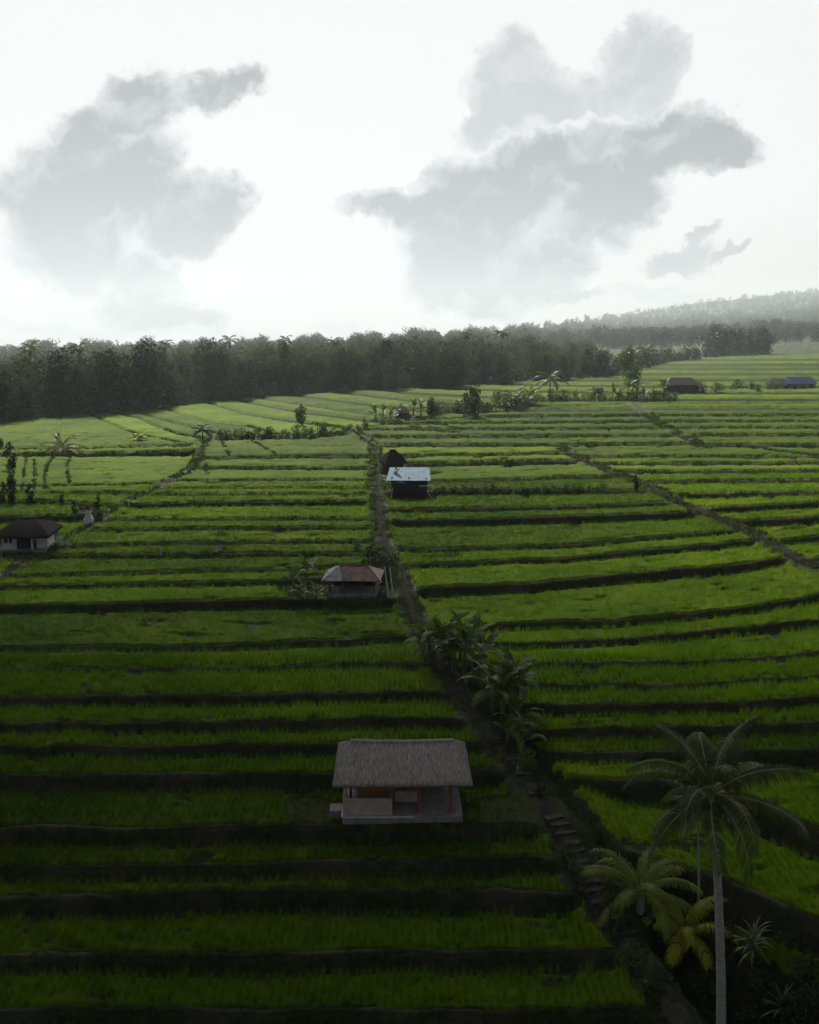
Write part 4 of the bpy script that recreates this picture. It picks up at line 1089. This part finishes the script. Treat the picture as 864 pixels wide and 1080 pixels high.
# leaning poles
for i, (x0, y0, x1, y1) in enumerate([(410, 630, 406, 598), (416, 630, 411, 599)]):
    q = ground_at(x0, y0); mq = mpp_at(q); top = on_ray(x1, y1, math.hypot(q[0], q[1]) + .5)
    o = MB().tube([(0, 0, -.2), tuple(top - q)], [.06, .045], 7).build('leaning_pole', M['pole']); o.location = tuple(q)
    tag(o, ['left', 'right'][i] + ' of the two pale bamboo poles leaning right of the rusty roofed shelter', 'pole')

# ---- hut with a pale blue tin roof
bp_ = ground_at(431, 526); mb_ = mpp_at(bp_); print('blue hut', bp_, mb_)
bh = empty('tin_roofed_hut', (bp_[0], bp_[1] + 1.6, bp_[2]), R(-2), 'dark wooden hut on stilts under a bright pale blue tin roof', 'hut')
w = 40 * mb_; d = 3.0
MB().box((0, 0, .75), (w * .92, d, .12)).build('floor', M['darkwood'], bh)
for x in (-w / 2 + .2, 0, w / 2 - .2):
    for y in (-d / 2 + .15, d / 2 - .15): MB().box((x, y, 1.2), (.13, .13, 2.5)).build('post', M['darkwood'], bh)
MB().box((0, d / 2 - .2, 1.6), (w * .88, .07, 1.7)).box((-w * .44, .1, 1.6), (.07, d * .8, 1.7)).build('wall', M['darkwood'], bh)
MB().box((0, -d / 2 + .2, 1.2), (w * .9, .06, .8)).build('railing', M['darkwood'], bh)
ry, rz1, rz2 = d / 2 + .45, 2.15, 3.15
hip_panel([(-24 * mb_, -ry, rz1), (23 * mb_, -ry, rz1), (20.5 * mb_, ry, rz2), (-22 * mb_, ry, rz2)], M['tin_blue'], 'roof', bh)
MB().box((w / 2 - .2, -d / 2 - .25, 1.55), (1.5, .5, .05), ry=-.08).build('shelf', M['pole'], bh)
MB().tube([(w / 2 - .1, -d / 2 - .3, 1.0), (w / 2 + .5, -d / 2 - .6, 0)], .05, 6).build('prop', M['pole'], bh)
MB().tube([(-w / 2 + .3, -d / 2 - .1, 1.3), (-w / 2 + .1, -d / 2 - .3, 0)], .05, 6).build('prop', M['pole'], bh)
q = ground_at(414, 503); mq = mpp_at(q)
th = empty('thatched_shed', (q[0], q[1] + 3.2, q[2]), R(20), 'small dark thatched shed peeking out behind the blue roofed hut', 'shed')
thatch_roof(th, 25 * mq, 2.8, 5 * mq, 1.5, 1.6, M['dthatch'], straws=900, seed=6, thick=.12)
MB().box((0, 0, .8), (18 * mq, 1.8, 1.75)).build('wall', M['darkwood'], th)

# ---- white walled hut at the left edge
q = ground_at(23, 583); mq = mpp_at(q); print('left hut', q, mq)
lh = empty('white_walled_hut', (q[0], q[1] + 2.0, q[2]), R(6), 'white walled hut under a big dark hipped roof at the left edge', 'hut')
w = 43 * mq; d = 3.4
MB().box((0, 0, .1), (w * 1.04, d + .4, .4)).build('plinth', M['slab'], lh)
MB().box((-w * .38, -d / 2, .55), (w * .24, .12, .6)).box((-w * .49, -d / 2, .95), (w * .05, .12, 1.4)).box((-w * .36, -d / 2, 1.15), (w * .03, .12, .7)).box((-w * .22, -d / 2, .95), (w * .10, .12, 1.4)).box((w * .20, -d / 2, .95), (w * .05, .12, 1.4)).box((-w * .15, -d / 2, 1.6), (w * .75, .12, .14)).build('front_wall', M['white'], lh)
MB().box((w * .38, -d / 2 + .6, .95), (w * .24, .12, 1.4), rz=.25).box((w * .49, .3, .95), (.12, d * .7, 1.4)).box((-w * .49, .0, .95), (.12, d - .13, 1.38)).box((0, d / 2, .95), (w, .12, 1.4)).build('side_wall', M['white'], lh)
MB().box((0, -d / 2 + .5, .95), (w * .34, .08, 1.35)).build('door', M['door'], lh)
MB().box((-w * .34, -d / 2 + .3, 1.1), (w * .26, .05, .8)).build('window', M['darkwood'], lh)
thatch_roof(lh, 57 * mq, d + 1.8, 12 * mq, 1.05, 1.6, M['dthatch'], straws=1500, seed=9, thick=.2)

# ---- shrine
q = ground_at(93, 549); mq = mpp_at(q)
sr = empty('shrine', tuple(q), 0, 'small white stone shrine among dark little bushes on the left', 'shrine')
MB().box((0, 0, .2), (.8, .8, .5)).box((0, 0, .55), (.6, .6, .3)).box((0, 0, .85), (.38, .38, .35)).build('base', M['white'], sr)
MB().box((0, 0, 1.2), (.5, .45, .4)).build('niche', M['white'], sr)
MB().box((0, 0, 1.5), (.75, .7, .22), taper=.45).box((0, 0, 1.68), (.3, .28, .16), taper=.3).build('roof', M['darkwood'], sr)

# ---- stake in the left terrace
q = ground_at(170, 586); mq = mpp_at(q)
o = MB().tube([(0, 0, -.2), (.04, 0, 9 * mq)], [.05, .04], 7).tube([(-.12, 0, 7.5 * mq), (.2, 0, 7.6 * mq)], .025, 5).build('stake', M['pole']); o.location = tuple(q)
tag(o, 'pale wooden stake standing on a terrace bank at the left', 'stake')

# ---- far houses
def house(px, py, wp, hp_, roofmat, wallmat, label, seed, ridge=.5, d=7, name='house', wins=2):
    q = ground_at(px, py); m = mpp_at(q); w = wp * m; h = hp_ * m
    root = empty(name, (q[0], q[1] + d / 2, q[2]), R(random.uniform(-12, 12)), label, 'house')
    wh = h * .5
    wl = MB().box((0, 0, wh / 2 - .2), (w * .86, d * .8, wh + .4)).build('wall', wallmat, root)
    a, b, c, e = (-w/2, -d/2, wh), (w/2, -d/2, wh), (w/2, d/2, wh), (-w/2, d/2, wh); r0, r1 = (-w*ridge/2, 0, h), (w*ridge/2, 0, h)
    MB().add([a, b, c, e, r0, r1], [(0, 1, 5, 4), (1, 2, 5), (2, 3, 4, 5), (3, 0, 4), (3, 2, 1, 0)]).build('roof', roofmat, root)
    for k in range(wins):
        x = w * .86 * ((k + .5) / wins - .5)
        MB().box((x, -d * .4 - .03, wh * .5), (w * .12, .06, wh * .45)).build('window', M['door'], root)
    MB().box((w * .3, -d * .4 - .04, wh * .4), (w * .09, .05, wh * .8)).build('door', M['darkwood'], root)
    return root
house(424, 442, 17, 13, M['dthatch'], M['darkwood'], 'small dark thatched house among banana plants in the far tree row', 1, .25, 4, wins=1)
house(722, 413, 36, 15, M['dthatch'], M['darkwood'], 'long house with a dark roof behind the pale bushes on the right', 2, .6, 6, wins=3)
house(848, 411, 30, 14, M['tin_cobalt'], M['slab'], 'house with a cobalt blue roof at the right edge', 3, .8, 6, wins=3)
house(826, 411, 22, 12, M['dthatch'], M['plaster'], 'greyish house left of the cobalt roofed house', 4, .7, 6, wins=2)
house(524, 405, 18, 9, M['white'], M['slab'], 'low building with a whitish roof at the edge of the wood', 5, .8, 5, wins=2)

# ------------------------------------------------------------------ unseen overhead bank, added to shade the near terraces
SUN_EL, SUN_AZ = R(42), R(-14)                # sun beyond the hill, a little to the left
sdir = np.array([math.sin(SUN_AZ) * math.cos(SUN_EL), math.cos(SUN_AZ) * math.cos(SUN_EL), math.sin(SUN_EL)])
m, nt, out = newmat('shade_cloud_grey')
p = N(nt, 'ShaderNodeBsdfPrincipled'); p.inputs['Base Color'].default_value = (.55, .56, .58, 1); p.inputs['Roughness'].default_value = 1; p.inputs['Specular IOR Level'].default_value = 0
nt.links.new(p.outputs[0], out.inputs[0]); M['shade_cloud'] = m
def shade_cloud(cx, cy, rx, ry, alt, seed, n=26):
    """a lumpy unseen bank added to block the sun; its shadow centre is ground point (cx, cy)"""
    t = (alt + 20) / sdir[2]; c = np.array([cx, cy, -20]) + sdir * t
    g = np.random.default_rng(seed); V = []; Q = []
    for i in range(n):
        a = g.random() * 6.28; q = g.random() ** .5
        o = np.array([math.cos(a) * rx * q * .85, math.sin(a) * ry * q * .85, g.uniform(-8, 10)]); r = min(rx, ry) * g.uniform(.28, .5)
        b = len(V); nu, nv = 20, 12
        for j in range(nv + 1):
            for k in range(nu):
                th = math.pi * j / nv; ph = 2 * math.pi * k / nu
                d = np.array([math.sin(th) * math.cos(ph), math.sin(th) * math.sin(ph), math.cos(th)])
                rr = r * (1 + .12 * math.sin(5 * ph + i) * math.sin(4 * th) + .06 * math.sin(11 * ph + 3 * th))
                V.append(c + o + d * rr * np.array([1, 1, .45]))
        for j in range(nv):
            for k in range(nu): Q.append((b + j * nu + k, b + j * nu + (k + 1) % nu, b + (j + 1) * nu + (k + 1) % nu, b + (j + 1) * nu + k))
    o = link('shade_cloud', np_mesh('shade_cloud', np.array(V), [np.array(Q)], M['shade_cloud'], smooth=True))
    return tag(o, 'grey clouds added out of view to shade the near terraces', None, None, 'structure')
shade_cloud(-66, 22, 155, 80, 400, 1, 48)

# ------------------------------------------------------------------ sun
sun = bpy.data.lights.new('sun', 'SUN'); sun.energy = 5.0; sun.angle = R(9); sun.color = (1, .95, .84)
so = bpy.data.objects.new('sun', sun); col.objects.link(so)
from mathutils import Vector
so.rotation_euler = Vector(sdir).to_track_quat('Z', 'Y').to_euler()

# ------------------------------------------------------------------ sky
world = bpy.data.worlds.new('World'); scene.world = world; world.use_nodes = True
world.cycles.sampling_method = 'MANUAL'; world.cycles.sample_map_resolution = 256
nt = world.node_tree; nt.nodes.clear()
wo = nt.nodes.new('ShaderNodeOutputWorld'); bgn = nt.nodes.new('ShaderNodeBackground'); nt.links.new(bgn.outputs[0], wo.inputs[0])
tc = N(nt, 'ShaderNodeTexCoord').outputs['Generated']
sepn = N(nt, 'ShaderNodeSeparateXYZ'); nt.links.new(tc, sepn.inputs[0])
def mth(op, a, b=None, c=None, clamp=False):
    n = N(nt, 'ShaderNodeMath', operation=op); n.use_clamp = clamp
    for i, v in enumerate((a, b, c)):
        if v is None: continue
        if isinstance(v, bpy.types.NodeSocket): nt.links.new(v, n.inputs[i])
        else: n.inputs[i].default_value = v
    return n.outputs[0]
def sm(v, a, b):
    n = N(nt, 'ShaderNodeMapRange', interpolation_type='SMOOTHSTEP'); nt.links.new(v, n.inputs[0]); n.inputs[1].default_value = a; n.inputs[2].default_value = b
    return n.outputs[0]
ysafe = mth('MAXIMUM', sepn.outputs[1], .02)
AX = mth('DIVIDE', sepn.outputs[0], ysafe); EZ = mth('DIVIDE', sepn.outputs[2], ysafe)      # bearing and height of the sky direction
cmb = N(nt, 'ShaderNodeCombineXYZ'); nt.links.new(AX, cmb.inputs[0]); nt.links.new(EZ, cmb.inputs[1])
P0 = cmb.outputs[0]
nz1 = N(nt, 'ShaderNodeTexNoise'); nz1.inputs['Scale'].default_value = 9; nz1.inputs['Detail'].default_value = 7; nz1.inputs['Roughness'].default_value = .58; nt.links.new(P0, nz1.inputs['Vector'])
nz2 = N(nt, 'ShaderNodeTexNoise'); nz2.inputs['Scale'].default_value = 26; nz2.inputs['Detail'].default_value = 5; nz2.inputs['Roughness'].default_value = .6; nt.links.new(P0, nz2.inputs['Vector'])
nz3 = N(nt, 'ShaderNodeTexNoise'); nz3.inputs['Scale'].default_value = 75; nz3.inputs['Detail'].default_value = 4; nt.links.new(P0, nz3.inputs['Vector'])
def sub_c(colr, k):
    v = N(nt, 'ShaderNodeVectorMath', operation='SUBTRACT'); nt.links.new(colr, v.inputs[0]); v.inputs[1].default_value = (.5, .5, .5)
    s_ = N(nt, 'ShaderNodeVectorMath', operation='SCALE'); nt.links.new(v.outputs[0], s_.inputs[0]); s_.inputs['Scale'].default_value = k; return s_.outputs[0]
def addv(a, b):
    v = N(nt, 'ShaderNodeVectorMath', operation='ADD'); nt.links.new(a, v.inputs[0]); nt.links.new(b, v.inputs[1]); return v.outputs[0]
PD = addv(addv(P0, sub_c(nz1.outputs['Color'], .06)), addv(sub_c(nz2.outputs['Color'], .030), sub_c(nz3.outputs['Color'], .018)))
def sky_uv(px, py):
    x, y, z = ray(px, py); return float(x / y), float(z / y)
def field(ells):
    """union of soft lobes; each (px, py, rx, ry, angle)"""
    cur = None
    for (px, py, rx, ry, an) in ells:
        u, v = sky_uv(px, py); k = 1.03 / F
        mp = N(nt, 'ShaderNodeMapping', vector_type='TEXTURE'); nt.links.new(PD, mp.inputs[0])
        mp.inputs['Location'].default_value = (u, v, 0); mp.inputs['Rotation'].default_value = (0, 0, R(an)); mp.inputs['Scale'].default_value = (rx * k, ry * k, 1)
        l = N(nt, 'ShaderNodeVectorMath', operation='LENGTH'); nt.links.new(mp.outputs[0], l.inputs[0])
        e = mth('SUBTRACT', 1.0, l.outputs['Value'])
        cur = e if cur is None else mth('SMOOTH_MAX', cur, e, .22)
    return cur
back = field([(545, 85, 62, 62, 0), (668, 70, 55, 62, 0), (610, 110, 90, 50, 0), (505, 135, 30, 22, 20)])
front = field([(640, 215, 95, 55, 22), (560, 290, 85, 45, 18), (470, 300, 70, 40, 0), (600, 165, 95, 50, 12), (520, 215, 130, 62, 20), (690, 160, 110, 50, 5), (480, 270, 85, 65, 10), (560, 250, 100, 60, 30), (420, 225, 75, 28, -8), (490, 318, 75, 28, 0), (760, 150, 55, 25, -12)])
leftc = field([(55, 195, 85, 45, 0), (185, 245, 72, 45, 10), (95, 205, 120, 75, 10), (70, 260, 75, 55, -20), (215, 215, 62, 40, 0), (150, 110, 60, 50, 30), (235, 90, 75, 26, 20), (150, 300, 62, 48, -20), (180, 335, 75, 22, 0), (120, 160, 90, 60, 0)])
small = field([(715, 270, 52, 15, 17), (770, 262, 36, 8, 22), (740, 250, 28, 9, 35), (600, 290, 40, 9, 10), (610, 312, 30, 8, 0)])
low = field([(190, 352, 160, 10, 0), (365, 345, 45, 10, 0), (680, 308, 80, 9, 6), (60, 345, 100, 7, 0)])
# background white, slightly creamier near the horizon
hor = sm(EZ, 0.0, .16)
bg = mixc(nt, hor, (.80, .765, .75), (.90, .90, .90))
n_big = noise(nt, 5, 4, P0)
streak = N(nt, 'ShaderNodeMapping'); nt.links.new(P0, streak.inputs[0]); streak.inputs['Scale'].default_value = (2.5, 26, 1)
ns = noise(nt, 1.3, 4, streak.outputs[0])
bg = mixc(nt, mth('MULTIPLY', sm(ns, .48, .75), mth('MULTIPLY', mth('SUBTRACT', 1.0, sm(EZ, .02, .14)), .8)), bg, (.66, .65, .66))
bg = mixc(nt, mth('MULTIPLY', sm(low, -.1, .7), .6), bg, (.56, .57, .59))
nfold = noise(nt, 16, 6, PD)
def shifted(dv):
    a_ = N(nt, 'ShaderNodeVectorMath', operation='ADD'); nt.links.new(PD, a_.inputs[0]); a_.inputs[1].default_value = dv; return a_.outputs[0]
e1 = mth('SUBTRACT', noise(nt, 9, 5, PD, .5), noise(nt, 9, 5, shifted((-.006, .022, 0)), .5))
e2 = mth('SUBTRACT', noise(nt, 24, 5, PD, .5), noise(nt, 24, 5, shifted((-.003, .009, 0)), .5))
def voro(scale, vec):
    v = N(nt, 'ShaderNodeTexVoronoi', feature='F1'); v.inputs['Scale'].default_value = scale
    nt.links.new(vec, v.inputs['Vector']); return v.outputs['Distance']
v1, v1s = voro(13, PD), voro(13, shifted((-.006, .020, 0)))
v2, v2s = voro(34, PD), voro(34, shifted((-.002, .007, 0)))
puff = mth('ADD', mth('MULTIPLY', mth('SUBTRACT', .36, v1), .38), mth('MULTIPLY', mth('SUBTRACT', .36, v2), .16))
pe = mth('ADD', mth('MULTIPLY', mth('SUBTRACT', v1s, v1), 1.0), mth('MULTIPLY', mth('SUBTRACT', v2s, v2), .6))
emb = mth('ADD', mth('ADD', mth('MULTIPLY', e1, 1.8), mth('MULTIPLY', e2, 1.2)), pe)
def layer(c, fld_, a, b, edge, core, amount):
    fld_ = mth('ADD', fld_, puff)
    depth = sm(mth('ADD', fld_, mth('MULTIPLY', mth('SUBTRACT', nfold, .5), .7)), -.05, .5)
    depth = mth('SUBTRACT', depth, emb, clamp=True)
    cc = mixc(nt, depth, edge, core)
    return mixc(nt, mth('MULTIPLY', sm(fld_, a, b), amount), c, cc)
c = layer(bg, back, .0, .13, (.80, .815, .825), (.54, .56, .58), 1.0)
c = layer(c, leftc, .0, .24, (.76, .775, .785), (.36, .38, .405), 1.0)
c = layer(c, front, .0, .13, (.82, .835, .845), (.345, .365, .39), 1.0)
c = layer(c, small, -.02, .35, (.66, .67, .68), (.38, .40, .42), .95)
# clear-sky light above and behind the cloud deck, dark overcast behind the camera
skyt = N(nt, 'ShaderNodeTexSky', sky_type='NISHITA'); skyt.sun_disc = False; skyt.sun_elevation = SUN_EL; skyt.sun_rotation = SUN_AZ
skm = N(nt, 'ShaderNodeVectorMath', operation='SCALE'); nt.links.new(skyt.outputs[0], skm.inputs[0]); skm.inputs['Scale'].default_value = .08
overc = mixc(nt, sm(n_big, .35, .7), (.11, .12, .13), (.22, .23, .25))
overc = mixc(nt, .12, overc, skm.outputs[0])
front_amt = mth('MULTIPLY', sm(sepn.outputs[1], .1, .75), mth('SUBTRACT', 1.0, sm(sepn.outputs[2], .33, .50)))
fin = mixc(nt, front_amt, overc, c)
nt.links.new(fin, bgn.inputs[0]); bgn.inputs[1].default_value = .71

# ------------------------------------------------------------------ haze
hb = MB().box((0, 2400, 122), (7600, 5600, 316)).build('haze', None)
hb.data.materials.clear()
m = bpy.data.materials.new('haze_air'); m.use_nodes = True; nt2 = m.node_tree; nt2.nodes.clear()
o2 = nt2.nodes.new('ShaderNodeOutputMaterial'); pv = nt2.nodes.new('ShaderNodeVolumePrincipled')
pv.inputs['Color'].default_value = (.84, .93, 1.0, 1); pv.inputs['Density'].default_value = .00021; pv.inputs['Anisotropy'].default_value = .35
nt2.links.new(pv.outputs[0], o2.inputs['Volume']); hb.data.materials.append(m)
tag(hb, 'pale mist in the air over the terraces and hill', 'haze', None, 'stuff')

# ------------------------------------------------------------------ camera and render settings
cam = bpy.data.cameras.new('camera'); co = bpy.data.objects.new('camera', cam); col.objects.link(co)
cam.sensor_fit = 'VERTICAL'; cam.sensor_height = 24; cam.lens = 24 * F / 1080
co.location = (0, 0, 0); co.rotation_euler = (R(90) - PITCH, 0, 0); cam.clip_start = .5; cam.clip_end = 12000
scene.camera = co
scene.render.engine = 'CYCLES'
vs = scene.view_settings; vs.view_transform = 'Standard'; vs.look = 'None'; vs.exposure = .5; vs.gamma = 1; vs.use_curve_mapping = False
cy = scene.cycles
cy.use_denoising = True
try: cy.denoiser = 'OPENIMAGEDENOISE'
except Exception: pass
cy.max_bounces = 6; cy.transparent_max_bounces = 4; cy.volume_bounces = 1; cy.diffuse_bounces = 3
# drop unused prototypes
for o in list(scene.objects):
    if o.parent is None and o.location.z < -400:
        for ch in list(o.children_recursive): bpy.data.objects.remove(ch)
        bpy.data.objects.remove(o)
